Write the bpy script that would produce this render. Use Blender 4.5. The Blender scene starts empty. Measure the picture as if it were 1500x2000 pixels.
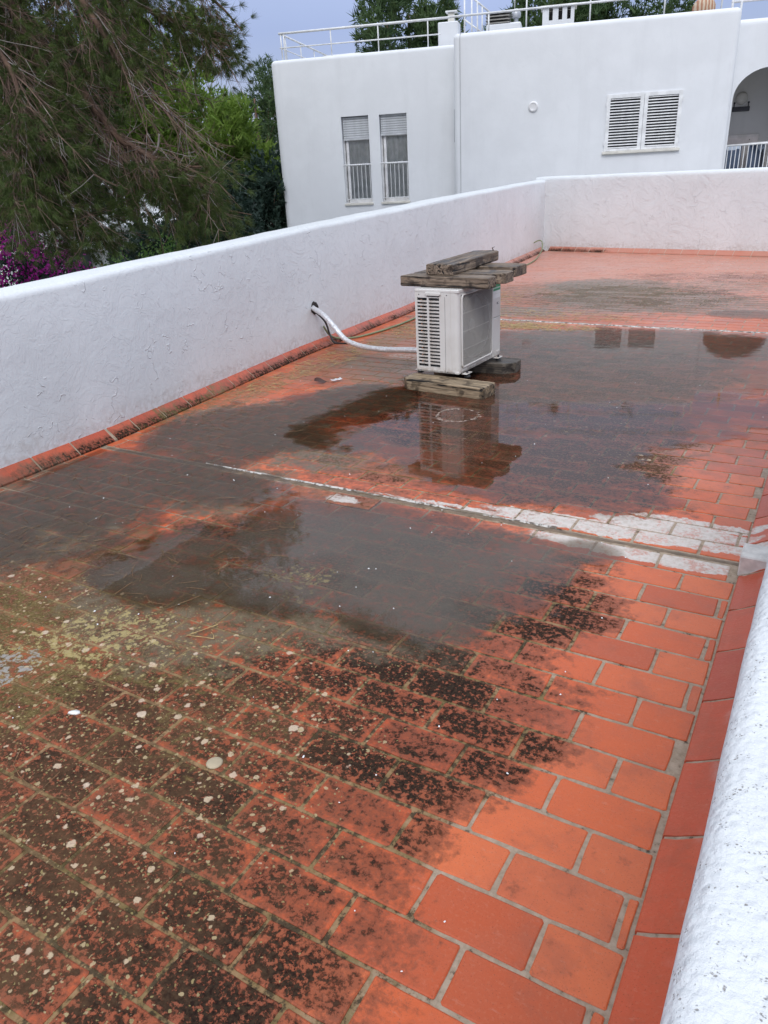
import bpy, math, random
import numpy as np
from mathutils import Vector, Matrix, Euler

rnd = random.Random(7)
nrs = np.random.RandomState(11)
scene = bpy.context.scene
COL = scene.collection
R = math.radians

# ------------------------------------------------------------------ camera
yaw, pitch, roll = R(-31.467), R(24.52), R(-3.208)
F = Vector((math.sin(yaw) * math.cos(pitch), math.cos(yaw) * math.cos(pitch), -math.sin(pitch)))
RT = Vector((math.cos(yaw), -math.sin(yaw), 0)); UP = RT.cross(F)
CR = RT * math.cos(roll) + UP * math.sin(roll); CU = -RT * math.sin(roll) + UP * math.cos(roll)
cam_data = bpy.data.cameras.new("camera"); cam = bpy.data.objects.new("camera", cam_data); COL.objects.link(cam)
cam.matrix_world = Matrix(((CR.x, CU.x, -F.x, .187), (CR.y, CU.y, -F.y, -1.042), (CR.z, CU.z, -F.z, 1.63), (0, 0, 0, 1)))
cam_data.sensor_fit = 'VERTICAL'; cam_data.sensor_height = 36; cam_data.lens = 1450.4 / 2000 * 36
cam_data.clip_start = .02; cam_data.clip_end = 3000
scene.camera = cam

# ------------------------------------------------------------------ world, sun, exposure
SUN_EL, SUN_AZ = R(46), R(160)      # azimuth clockwise from +Y: behind the camera and to its right
world = bpy.data.worlds.new("World"); scene.world = world; world.use_nodes = True
wn = world.node_tree; wn.nodes.clear()
sky = wn.nodes.new('ShaderNodeTexSky'); sky.sky_type = 'NISHITA'; sky.sun_disc = False
sky.sun_elevation = SUN_EL; sky.sun_rotation = SUN_AZ; sky.air_density = 1.3; sky.dust_density = 1.5
bg1 = wn.nodes.new('ShaderNodeBackground'); bg1.inputs['Strength'].default_value = .05
wn.links.new(sky.outputs[0], bg1.inputs[0])
# thin even cloud: an overcast sky is brighter overhead than at the horizon
tc = wn.nodes.new('ShaderNodeTexCoord'); sx = wn.nodes.new('ShaderNodeSeparateXYZ'); wn.links.new(tc.outputs['Generated'], sx.inputs[0])
cr = wn.nodes.new('ShaderNodeValToRGB'); wn.links.new(sx.outputs['Z'], cr.inputs[0])
cr.color_ramp.elements[0].position = 0; cr.color_ramp.elements[0].color = (.12, .14, .33, 1)
cr.color_ramp.elements[1].position = 1; cr.color_ramp.elements[1].color = (1.08, 1.15, 1.24, 1)
e = cr.color_ramp.elements.new(.15); e.color = (.175, .195, .43, 1)
e = cr.color_ramp.elements.new(.5); e.color = (.95, 1.0, 1.1, 1)
cn = wn.nodes.new('ShaderNodeTexNoise'); cn.inputs['Scale'].default_value = 2.2; cn.inputs['Detail'].default_value = 5
wn.links.new(tc.outputs['Generated'], cn.inputs['Vector'])
mr = wn.nodes.new('ShaderNodeMapRange'); mr.inputs[1].default_value = .3; mr.inputs[2].default_value = .7; mr.inputs[3].default_value = .87; mr.inputs[4].default_value = 1.14
wn.links.new(cn.outputs[0], mr.inputs[0])
mx = wn.nodes.new('ShaderNodeVectorMath'); mx.operation = 'SCALE'; wn.links.new(cr.outputs[0], mx.inputs[0]); wn.links.new(mr.outputs[0], mx.inputs['Scale'])
bg2 = wn.nodes.new('ShaderNodeBackground'); bg2.inputs['Strength'].default_value = .92; wn.links.new(mx.outputs[0], bg2.inputs[0])
ad = wn.nodes.new('ShaderNodeAddShader'); wn.links.new(bg1.outputs[0], ad.inputs[0]); wn.links.new(bg2.outputs[0], ad.inputs[1])
wo = wn.nodes.new('ShaderNodeOutputWorld'); wn.links.new(ad.outputs[0], wo.inputs[0])
sd = bpy.data.lights.new("sun", 'SUN'); sd.energy = 1.0; sd.angle = R(26); sd.color = (1, .985, .955)
so = bpy.data.objects.new("sun", sd); COL.objects.link(so)
sv = Vector((math.sin(SUN_AZ) * math.cos(SUN_EL), math.cos(SUN_AZ) * math.cos(SUN_EL), math.sin(SUN_EL)))
so.rotation_euler = sv.to_track_quat('Z', 'Y').to_euler(); so.location = sv * 60
vs = scene.view_settings; vs.view_transform = 'Standard'; vs.look = 'None'; vs.exposure = 0.16; vs.gamma = 1; vs.use_curve_mapping = False
scene.cycles.max_bounces = 6; scene.cycles.transparent_max_bounces = 16; scene.cycles.use_denoising = True
scene.cycles.caustics_reflective = False; scene.cycles.caustics_refractive = False

# ------------------------------------------------------------------ material DSL
class NT:
    def __init__(s, name):
        s.m = bpy.data.materials.new(name); s.m.use_nodes = True; s.t = s.m.node_tree; s.t.nodes.clear()
        s.o = s.t.nodes.new('ShaderNodeOutputMaterial')
    def n(s, ty, **k):
        a = s.t.nodes.new('ShaderNode' + ty)
        for x, v in k.items(): setattr(a, x, v)
        return a
    def put(s, sock, v):
        if v is None: return
        if isinstance(v, bpy.types.NodeSocket): s.t.links.new(v, sock)
        elif isinstance(v, tuple) and sock.type == 'RGBA' and len(v) == 3: sock.default_value = (*v, 1)
        else: sock.default_value = v
    def math(s, op, a, b=None, c=None, clamp=False):
        q = s.n('Math', operation=op, use_clamp=clamp); s.put(q.inputs[0], a); s.put(q.inputs[1], b); s.put(q.inputs[2], c); return q.outputs[0]
    def vm(s, op, a, b=None, scale=None):
        q = s.n('VectorMath', operation=op); s.put(q.inputs[0], a); s.put(q.inputs[1], b); s.put(q.inputs[3], scale)
        return q.outputs[1] if op in ('LENGTH', 'DISTANCE', 'DOT_PRODUCT') else q.outputs[0]
    def noise(s, vec, scale, detail=4, rough=.55, dist=0, col=False):
        q = s.n('TexNoise'); s.put(q.inputs['Vector'], vec); q.inputs['Scale'].default_value = scale; q.inputs['Detail'].default_value = detail
        q.inputs['Roughness'].default_value = rough; q.inputs['Distortion'].default_value = dist
        return q.outputs[1 if col else 0]
    def voro(s, vec, scale, feature='F1', rand=1):
        q = s.n('TexVoronoi', feature=feature); s.put(q.inputs['Vector'], vec); q.inputs['Scale'].default_value = scale; q.inputs['Randomness'].default_value = rand
        return q
    def rng(s, v, a, b, c=0, d=1, smooth=True):
        q = s.n('MapRange'); q.interpolation_type = 'SMOOTHSTEP' if smooth else 'LINEAR'; s.put(q.inputs[0], v)
        for i, x in enumerate((a, b, c, d)): s.put(q.inputs[i + 1], x)
        return q.outputs[0]
    def mix(s, f, a, b, mode='MIX'):
        q = s.n('Mix', data_type='RGBA', blend_type=mode); s.put(q.inputs[0], f); s.put(q.inputs[6], a); s.put(q.inputs[7], b); return q.outputs[2]
    def ramp(s, v, els):
        q = s.n('ValToRGB'); s.put(q.inputs[0], v); r = q.color_ramp
        while len(r.elements) < len(els): r.elements.new(.5)
        for e, (p, c) in zip(r.elements, els): e.position = p; e.color = (*c, 1)
        return q.outputs[0]
    def pos(s): return s.n('NewGeometry').outputs['Position']
    def obj(s): return s.n('TexCoord').outputs['Object']
    def bump(s, h, strength=.3, dist=.01, nrm=None):
        q = s.n('Bump'); q.inputs['Strength'].default_value = strength; q.inputs['Distance'].default_value = dist; s.put(q.inputs['Height'], h); s.put(q.inputs['Normal'], nrm); return q.outputs[0]
    def bsdf(s, col, rough=.6, nrm=None, spec=.5, metal=0, coat=None, coatr=.03, trans=0, sheen=0):
        b = s.n('BsdfPrincipled'); s.put(b.inputs['Base Color'], col); s.put(b.inputs['Roughness'], rough); s.put(b.inputs['Normal'], nrm)
        s.put(b.inputs['Specular IOR Level'], spec); s.put(b.inputs['Metallic'], metal)
        if coat is not None:
            s.put(b.inputs['Coat Weight'], coat); s.put(b.inputs['Coat Roughness'], coatr); b.inputs['Coat IOR'].default_value = 1.33
        if trans: b.inputs['Transmission Weight'].default_value = trans
        s.t.links.new(b.outputs[0], s.o.inputs[0]); return b

def simple(name, col, rough=.5, metal=0, var=.12, scale=6, bump=0, bscale=30, spec=.5):
    t = NT(name); p = t.obj(); n = t.noise(p, scale, 5)
    c = t.mix(t.rng(n, .3, .7), tuple(x * (1 - var) for x in col), tuple(min(1, x * (1 + var)) for x in col))
    nr = t.bump(t.noise(p, bscale, 4), bump, .01) if bump else None
    t.bsdf(c, rough, nr, spec, metal); return t.m

# ------------------------------------------------------------------ mesh builder
class MB:
    def __init__(s): s.v = []; s.f = []; s.uv = None
    def add(s, vs, fs):
        o = len(s.v); s.v.extend(tuple(v) for v in vs); s.f.extend(tuple(i + o for i in f) for f in fs); return s
    def box(s, x0, x1, y0, y1, z0, z1, M=None):
        vs = [Vector((x, y, z)) for z in (z0, z1) for y in (y0, y1) for x in (x0, x1)]
        if M: vs = [M @ v for v in vs]
        return s.add(vs, [(0, 2, 3, 1), (4, 5, 7, 6), (0, 1, 5, 4), (2, 6, 7, 3), (0, 4, 6, 2), (1, 3, 7, 5)])
    def rbox(s, x0, x1, y0, y1, z0, z1, b, M=None):
        """box with bevelled edges (chamfer b)"""
        c = ((x0 + x1) / 2, (y0 + y1) / 2, (z0 + z1) / 2); h = ((x1 - x0) / 2, (y1 - y0) / 2, (z1 - z0) / 2)
        vs = []; idx = {}
        for sx in (-1, 1):
            for sy in (-1, 1):
                for sz in (-1, 1):
                    for ax in range(3):
                        d = [h[0] - b, h[1] - b, h[2] - b]; d[ax] = h[ax]
                        idx[(sx, sy, sz, ax)] = len(vs); vs.append(Vector((c[0] + sx * d[0], c[1] + sy * d[1], c[2] + sz * d[2])))
        fs = []
        for ax in range(3):
            o1, o2 = [(1, 2), (0, 2), (0, 1)][ax]
            for sg in (-1, 1):
                q = []
                for a, bb in ((-1, -1), (1, -1), (1, 1), (-1, 1)):
                    k = [0, 0, 0]; k[ax] = sg; k[o1] = a; k[o2] = bb; q.append(idx[(*k, ax)])
                fs.append(q)
        for ax in range(3):
            o1, o2 = [(1, 2), (0, 2), (0, 1)][ax]
            for a in (-1, 1):
                for bb in (-1, 1):
                    q = []
                    for sg, who in ((-1, o1), (1, o1), (1, o2), (-1, o2)):
                        k = [0, 0, 0]; k[ax] = sg; k[o1] = a; k[o2] = bb; q.append(idx[(*k, who)])
                    fs.append(q)
        for sx in (-1, 1):
            for sy in (-1, 1):
                for sz in (-1, 1): fs.append([idx[(sx, sy, sz, a)] for a in range(3)])
        # orient outwards
        out = []
        cc = Vector(c)
        for f in fs:
            p = [vs[i] for i in f]; n = (p[1] - p[0]).cross(p[2] - p[0])
            mid = sum(p, Vector()) / len(p)
            out.append(tuple(f) if n.dot(mid - cc) > 0 else tuple(reversed(f)))
        if M: vs = [M @ v for v in vs]
        return s.add(vs, out)
    def tube(s, pts, r, n=8, caps=True):
        pts = [Vector(p) for p in pts]; rs = r if isinstance(r, (list, tuple)) else [r] * len(pts)
        t0 = (pts[1] - pts[0]).normalized(); a = Vector((0, 0, 1)) if abs(t0.z) < .9 else Vector((1, 0, 0))
        x = t0.cross(a).normalized(); vs = []
        for i, p in enumerate(pts):
            t = (pts[min(i + 1, len(pts) - 1)] - pts[max(i - 1, 0)]).normalized()
            x = (x - t * x.dot(t)).normalized(); y = t.cross(x)
            for k in range(n):
                g = 2 * math.pi * k / n; vs.append(p + (x * math.cos(g) + y * math.sin(g)) * rs[i])
        fs = [(i * n + k, i * n + (k + 1) % n, (i + 1) * n + (k + 1) % n, (i + 1) * n + k) for i in range(len(pts) - 1) for k in range(n)]
        if caps: fs += [tuple(reversed(range(n))), tuple(range((len(pts) - 1) * n, len(pts) * n))]
        return s.add(vs, fs)
    def lathe(s, prof, n=24, c=(0, 0, 0), M=None):
        vs = []; c = Vector(c)
        for r_, z in prof:
            for k in range(n):
                g = 2 * math.pi * k / n; v = Vector((r_ * math.cos(g), r_ * math.sin(g), z))
                vs.append(c + (M @ v if M else v))
        fs = [(i * n + k, i * n + (k + 1) % n, (i + 1) * n + (k + 1) % n, (i + 1) * n + k) for i in range(len(prof) - 1) for k in range(n)]
        fs += [tuple(reversed(range(n))), tuple(range((len(prof) - 1) * n, len(prof) * n))]
        return s.add(vs, fs)
    def mesh(s, name, mat, smooth=False):
        me = bpy.data.meshes.new(name); me.from_pydata(s.v, [], s.f)
        if mat: me.materials.append(mat)
        if smooth: me.polygons.foreach_set('use_smooth', [True] * len(me.polygons)); 
        me.update(); return me
    def build(s, name, mat, parent=None, smooth=False, loc=None, auto=None):
        me = s.mesh(name, mat, smooth)
        if auto: me.set_sharp_from_angle(angle=R(auto))
        o = bpy.data.objects.new(name, me); COL.objects.link(o)
        if parent: o.parent = parent
        if loc: o.location = loc
        return o

def tag(o, label=None, cat=None, group=None, kind=None):
    if label: o['label'] = label
    if cat: o['category'] = cat
    if group: o['group'] = group
    if kind: o['kind'] = kind
    return o
def empty(name, loc=(0, 0, 0), rz=0):
    o = bpy.data.objects.new(name, None); COL.objects.link(o); o.location = loc; o.rotation_euler = (0, 0, rz); o.empty_display_size = .1; return o
def inst(me, name, parent=None, loc=(0, 0, 0), rot=(0, 0, 0), scale=None):
    o = bpy.data.objects.new(name, me); COL.objects.link(o); o.parent = parent; o.location = loc; o.rotation_euler = rot
    if scale: o.scale = scale
    return o
def raw(name, verts, tris, mat, parent=None, nper=3, smooth=False):
    """numpy arrays -> mesh object quickly"""
    me = bpy.data.meshes.new(name); verts = np.ascontiguousarray(verts, dtype=np.float32); tris = np.ascontiguousarray(tris, dtype=np.int32)
    me.vertices.add(len(verts)); me.vertices.foreach_set('co', verts.ravel())
    me.loops.add(tris.size); me.loops.foreach_set('vertex_index', tris.ravel())
    me.polygons.add(len(tris)); me.polygons.foreach_set('loop_start', np.arange(0, tris.size, nper, dtype=np.int32))
    if smooth: me.polygons.foreach_set('use_smooth', np.ones(len(tris), dtype=bool))
    me.materials.append(mat); me.update(calc_edges=True)
    o = bpy.data.objects.new(name, me); COL.objects.link(o); o.parent = parent; return o

# ------------------------------------------------------------------ materials
def plaster(name, col, fine=1., rough_big=.5, specks=0., base_grime=0., bs=.55):
    t = NT(name); p = t.pos()
    big = t.noise(p, 1.3, 3); mid = t.noise(p, 7, 5, .6, .6)
    c = t.mix(t.rng(big, .35, .7), tuple(x * .95 for x in col), col)
    c = t.mix(t.math('MULTIPLY', t.rng(mid, .5, .8), .25), c, tuple(x * .88 for x in col))
    stk = t.noise(t.vm('MULTIPLY', p, (3.2, 3.2, .35)), 1, 4, .6); c = t.mix(t.math('MULTIPLY', t.rng(stk, .5, .72), .22), c, tuple(x * .82 for x in col))
    # trowel strokes: thin curved ridges from a stretched, distorted voronoi edge field
    w = t.vm('ADD', p, t.vm('SCALE', t.noise(p, 4, 3, col=True), scale=.5))
    ed = t.voro(w, 4.5, 'DISTANCE_TO_EDGE').outputs['Distance']
    msk = t.math('MULTIPLY', t.rng(t.noise(p, 6.5, 3), .55, .60), t.rng(t.noise(t.vm('ADD', p, (9, 9, 9)), 1.6, 2), .38, .55))
    ridge = t.math('MULTIPLY', t.rng(ed, 0, .035, 1, 0), msk)
    # flat smears laid over one another (stepped noise gives the trowel edges)
    sm = t.noise(t.vm('ADD', p, (3, 1, 7)), 2.6, 2, .5, 2.2)
    st = t.math('SNAP', sm, .085)
    h = t.math('ADD', t.math('MULTIPLY', ridge, .5 * rough_big), t.math('MULTIPLY', t.math('ADD', st, t.math('MULTIPLY', mid, .25)), 3.0 * rough_big))
    h = t.math('ADD', h, t.math('MULTIPLY', t.noise(p, 55, 5, .65), .45 * fine))
    if specks:
        v = t.voro(t.vm('ADD', p, t.vm('SCALE', t.noise(p, 90, 2, col=True), scale=.006)), 210); sp = t.rng(v.outputs['Distance'], .18, .45, 1, 0); pick = t.rng(t.noise(p, 40, 5, .8), .54, .60)
        f = t.math('MULTIPLY', t.math('MULTIPLY', sp, pick), specks)
        c = t.mix(f, c, (.17, .13, .10)); h = t.math('SUBTRACT', h, t.math('MULTIPLY', f, .8))
        v2 = t.voro(t.vm('ADD', p, (5, 5, 5)), 55); h = t.math('ADD', h, t.math('MULTIPLY', t.rng(v2.outputs['Distance'], .1, .6, 1, 0), .35))
    if base_grime:
        sz = t.n('SeparateXYZ'); t.put(sz.inputs[0], p)
        g = t.math('MULTIPLY', t.rng(t.math('ADD', sz.outputs[2], t.math('MULTIPLY', t.noise(p, 6, 5), .30)), .22, .42, 1, 0), base_grime)
        c = t.mix(t.math('MULTIPLY', g, t.rng(t.noise(p, 25, 4), .35, .65)), c, (.42, .36, .31))
    t.bsdf(c, .85, t.bump(h, bs, .010), .25); return t.m
M_wall = plaster('rough white plaster', (.76, .785, .80), .42, .9, base_grime=.38, bs=.9)
M_wall_near = plaster('coarse white stucco', (.73, .75, .765), 2.4, .03, specks=.7, bs=.55)
M_far = plaster('smooth white render', (.795, .815, .845), .25, .18)
M_loggia = plaster('white render of the recess', (.72, .71, .70), .2, .1)
M_white = simple('white paint on metal', (.80, .81, .82), .4)
M_whitep = simple('white plastic', (.82, .82, .83), .35)
M_alu = simple('grey aluminium slat', (.55, .57, .60), .38, 0)
M_sill = simple('pale stone sill', (.68, .66, .60), .6)
M_dark = simple('dark interior', (.02, .022, .025), .6)
M_black = simple('black rubber', (.03, .03, .032), .55)
M_iron = simple('dark iron', (.05, .05, .06), .5, .3)
M_green = simple('green print', (.02, .28, .13), .4)
M_pale = simple('pale green print', (.45, .62, .52), .4)
M_orangecloth = simple('orange canvas', (.72, .33, .04), .8, bump=.3)
M_concrete = simple('grey cement', (.35, .34, .32), .85, bump=.3, bscale=40)

def mat_ac():
    t = NT('aged ivory enamel'); p = t.obj(); n = t.noise(p, 4, 5)
    sz = t.n('SeparateXYZ'); t.put(sz.inputs[0], p)
    c = t.mix(t.rng(n, .3, .75), (.70, .68, .65), (.62, .59, .55))
    streak = t.noise(t.vm('MULTIPLY', p, (40, 40, 1.2)), 1, 3)
    c = t.mix(t.math('MULTIPLY', t.rng(streak, .55, .75), .22), c, (.42, .36, .29))
    low = t.rng(sz.outputs[2], 0.0, .07, .45, 0)
    c = t.mix(t.math('MULTIPLY', low, t.rng(t.noise(p, 30, 5), .4, .6)), c, (.32, .24, .17))
    t.bsdf(c, .38, None, .5); return t.m
M_ac = mat_ac()
def mat_coil():
    t = NT('condenser fins'); p = t.obj()
    w = t.n('TexWave', wave_type='BANDS', bands_direction='Y'); t.put(w.inputs['Vector'], p); w.inputs['Scale'].default_value = 160
    c = t.mix(w.outputs[1], (.05, .052, .055), (.17, .175, .18)); t.bsdf(c, .45, None, .5, .5); return t.m
M_coil = mat_coil()
def mat_wood(name, a, b, dark, wet=0.):
    t = NT(name); p = t.obj()
    inf = t.n('ObjectInfo').outputs['Random']
    off = t.n('CombineXYZ'); t.put(off.inputs[1], t.math('MULTIPLY', inf, 7.)); t.put(off.inputs[2], t.math('MULTIPLY', inf, 3.))
    p = t.vm('ADD', p, off.outputs[0])
    s = t.vm('MULTIPLY', p, (2.2, 26, 26)); g = t.noise(s, 1, 7, .72, .8); g2 = t.noise(t.vm('MULTIPLY', p, (5, 90, 90)), 1, 4, .6)
    blot = t.noise(p, 7, 5, .6)
    c = t.mix(t.rng(g, .38, .62), a, b); c = t.mix(t.math('MULTIPLY', t.rng(g2, .48, .62), .7), c, dark)
    c = t.mix(t.math('MULTIPLY', t.rng(blot, .50, .62), .85), c, dark)
    crack = t.rng(t.noise(t.vm('MULTIPLY', p, (1.6, 34, 34)), 1, 3, .5, .8), .58, .63)
    c = t.mix(crack, c, (.012, .010, .008))
    h = t.math('SUBTRACT', t.math('ADD', g, t.math('MULTIPLY', g2, .5)), t.math('MULTIPLY', crack, 1.5))
    t.bsdf(c, t.rng(blot, .3, .7, .75, .4), t.bump(h, .8, .006), .4 + wet); return t.m
M_wood = mat_wood('weathered railway timber', (.125, .088, .062), (.30, .225, .160), (.026, .018, .014))
M_wood_low = mat_wood('weathered timber with exposed grain', (.24, .175, .11), (.42, .32, .21), (.05, .035, .022))
M_wood_dark = mat_wood('dark timber', (.09, .075, .06), (.15, .125, .10), (.02, .017, .015))
M_woodmats = (M_wood, M_wood_low, M_wood_dark)

# --- puddle, silt and lichen layout in terrace metres (shared by the water sheet and the tile material)
def blobs_node(t, p, lst):
    out = None
    for b in lst:
        cx, cy, rx, ry = b[:4]; w = b[4] if len(b) > 4 else 1.
        q = t.vm('MULTIPLY', t.vm('SUBTRACT', p, (cx, cy, 0)), (1 / rx, 1 / ry, 0)); l = t.vm('LENGTH', q)
        v = t.rng(l, .45, 1.15, w, 0)
        out = v if out is None else t.math('MAXIMUM', out, v)
    return out
LICHEN = [(-2.2, 9.2, 2.0, 1.5, .80), (-3.9, 7.2, .45, 2.2, .62), (-3.4, 5.0, .7, .8, .68), (-1.4, 11.0, 1.6, .8, .55), (-1.7, 4.3, 1.7, 2.9, .86), (-.95, 3.4, .75, 1.1, .98), (-2.0, 3.0, 1.0, .5, .72), (-1.35, 1.5, 1.0, .75, .82), (-2.6, .6, 1.4, 1.0, .85), (-2.4, 2.6, .9, .35, .6), (-.55, 1.15, .35, .25, .55), (-3.2, 6.3, .8, .7, .55), (-1.62, -.2, 1.5, 1.2, 1), (-1.05, .65, 1.0, .75, .98), (-.62, 1.0, .5, .5, .8), (-.85, .1, .62, .5, .82), (-2.7, -.2, 1.3, 1.2, 1), (-.75, -.5, .32, .35, .8), (-1.9, 1.2, 1.2, .9, .8), (-.7, 1.45, .5, .6, .85), (-.5, 3.3, .45, 1.1, .88), (-.55, 2.7, .5, .22, .85), (-.62, 1.75, .3, .3, .7),
          (-1.25, 2.6, .6, .45, .72), (-.95, 3.0, .55, .7, .72), (-1.3, 4.2, 1.0, .9, .85), (-.8, 3.5, .45, .5, .85), (-.6, 4.6, .55, 1.2, .7), (-1.0, 5.5, 1.0, .9, .85), (-2.0, 6.0, 1.2, .8, .8),
          (-1.9, 3.1, .7, .7, .62), (-2.3, 2.5, .8, .35, .66), (-2.9, 5.6, .7, .7, .6), (-.3, 3.2, .28, .35, .55), (-.75, 2.75, .6, .3, .8), (-.45, 3.9, .3, .5, .6), (-1.9, 8.9, 1.2, .8, .75), (-2.3, 10.0, 1.0, .7, .6), (-1.2, 2.75, .7, .25, .8), (-.45, 5.2, .35, .9, .55)]
CLEAN = [(.05, .2, .42, 1.5, 1), (-.02, 1.3, .40, .8, .9), (-2.05, 2.85, .55, .25, .42), (-1.2, 3.55, .35, .10, .4), (-.15, 4.2, .38, 2.2, .75), (-3.65, 5.4, .5, 1.3, .6)]
SILT = [(-3.35, 4.9, .8, .55, .78), (-2.75, 4.45, .45, .35, .6), (-1.1, 6.55, 2.3, .8, .95), (-1.5, 1.35, 1.15, .85, .88), (-2.0, .75, .9, .45, .78), (-.95, 1.9, .5, .28, .7), (-2.7, 2.6, .8, .5, .8), (-3.0, 4.6, .8, .5, .7), (-2.2, 4.0, .7, .5, .55), (-1.7, 5.9, 1.6, 1.1, .62), (-1.3, 4.3, .9, 1.0, .5), (-3.5, 1.1, .95, 1.35, 1), (-3.0, 1.9, .95, .55, .9), (-3.35, 2.9, .85, .9, 1), (-3.0, 3.75, .62, .62, .95), (-1.15, 1.55, .55, .42, .7), (-.85, 1.35, .3, .3, .55), (-2.35, .9, .5, .3, .75), (-1.0, 1.0, .5, .25, .5), (-3.5, -.5, .9, .8, .7), (-1.6, 1.85, .6, .22, .55),
        (-1.8, 8.9, 1.9, 1.15, 1), (-2.6, 10.0, 1.3, 1.1, .9), (-.9, 8.6, .9, .9, .85), (-3.2, 7.9, 1.1, .6, .8), (-1.2, 10.2, 1.2, .9, .7)]
MOSS = [(-2.6, 9.6, 1.6, .9, .85), (-3.9, 6.2, .35, 1.8, .9), (-1.2, 9.0, 1.0, .6, .6), (-3.0, 4.3, .9, .35, .8), (-2.6, 3.0, .6, .4, .6), (-1.9, 3.2, .5, .4, .5), (-1.8, .95, .9, .45, .85), (-2.6, 1.3, .6, .5, .7), (-1.5, 2.9, .6, .4, .45), (-3.95, 3.6, .35, 1.6, .9), (-3.1, 6.95, 1.2, .32, 1), (-2.4, .35, .8, .6, .95), (-1.9, .6, .7, .4, .85), (-1.4, .35, .5, .35, .6), (-2.2, -.3, .7, .5, .6), (-2.4, 9.9, .8, .6, .8), (-2.9, 1.15, .6, .6, .55), (-1.3, .85, .5, .25, .4), (-3.9, 8.3, .5, 1.2, .7), (-1.6, .3, .6, .4, .45)]
WHITE = [(-.35, 2.09, .72, .10, 1), (-.9, 2.225, .9, .035, .95), (-.5, 2.29, .95, .09, 1), (-.3, 2.40, .52, .09, 1), (-.15, 2.50, .5, .06, .9), (-1.6, 2.205, .5, .02, .6), (-1.97, 2.06, .17, .07, .66), 
         (-2.8, 5.3, .35, .12, .5), (-3.3, 5.25, .35, .18, .55), (-1.0, 1.02, .28, .14, .42), (-3.6, 13.6, 1.5, .3, .25)]

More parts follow.
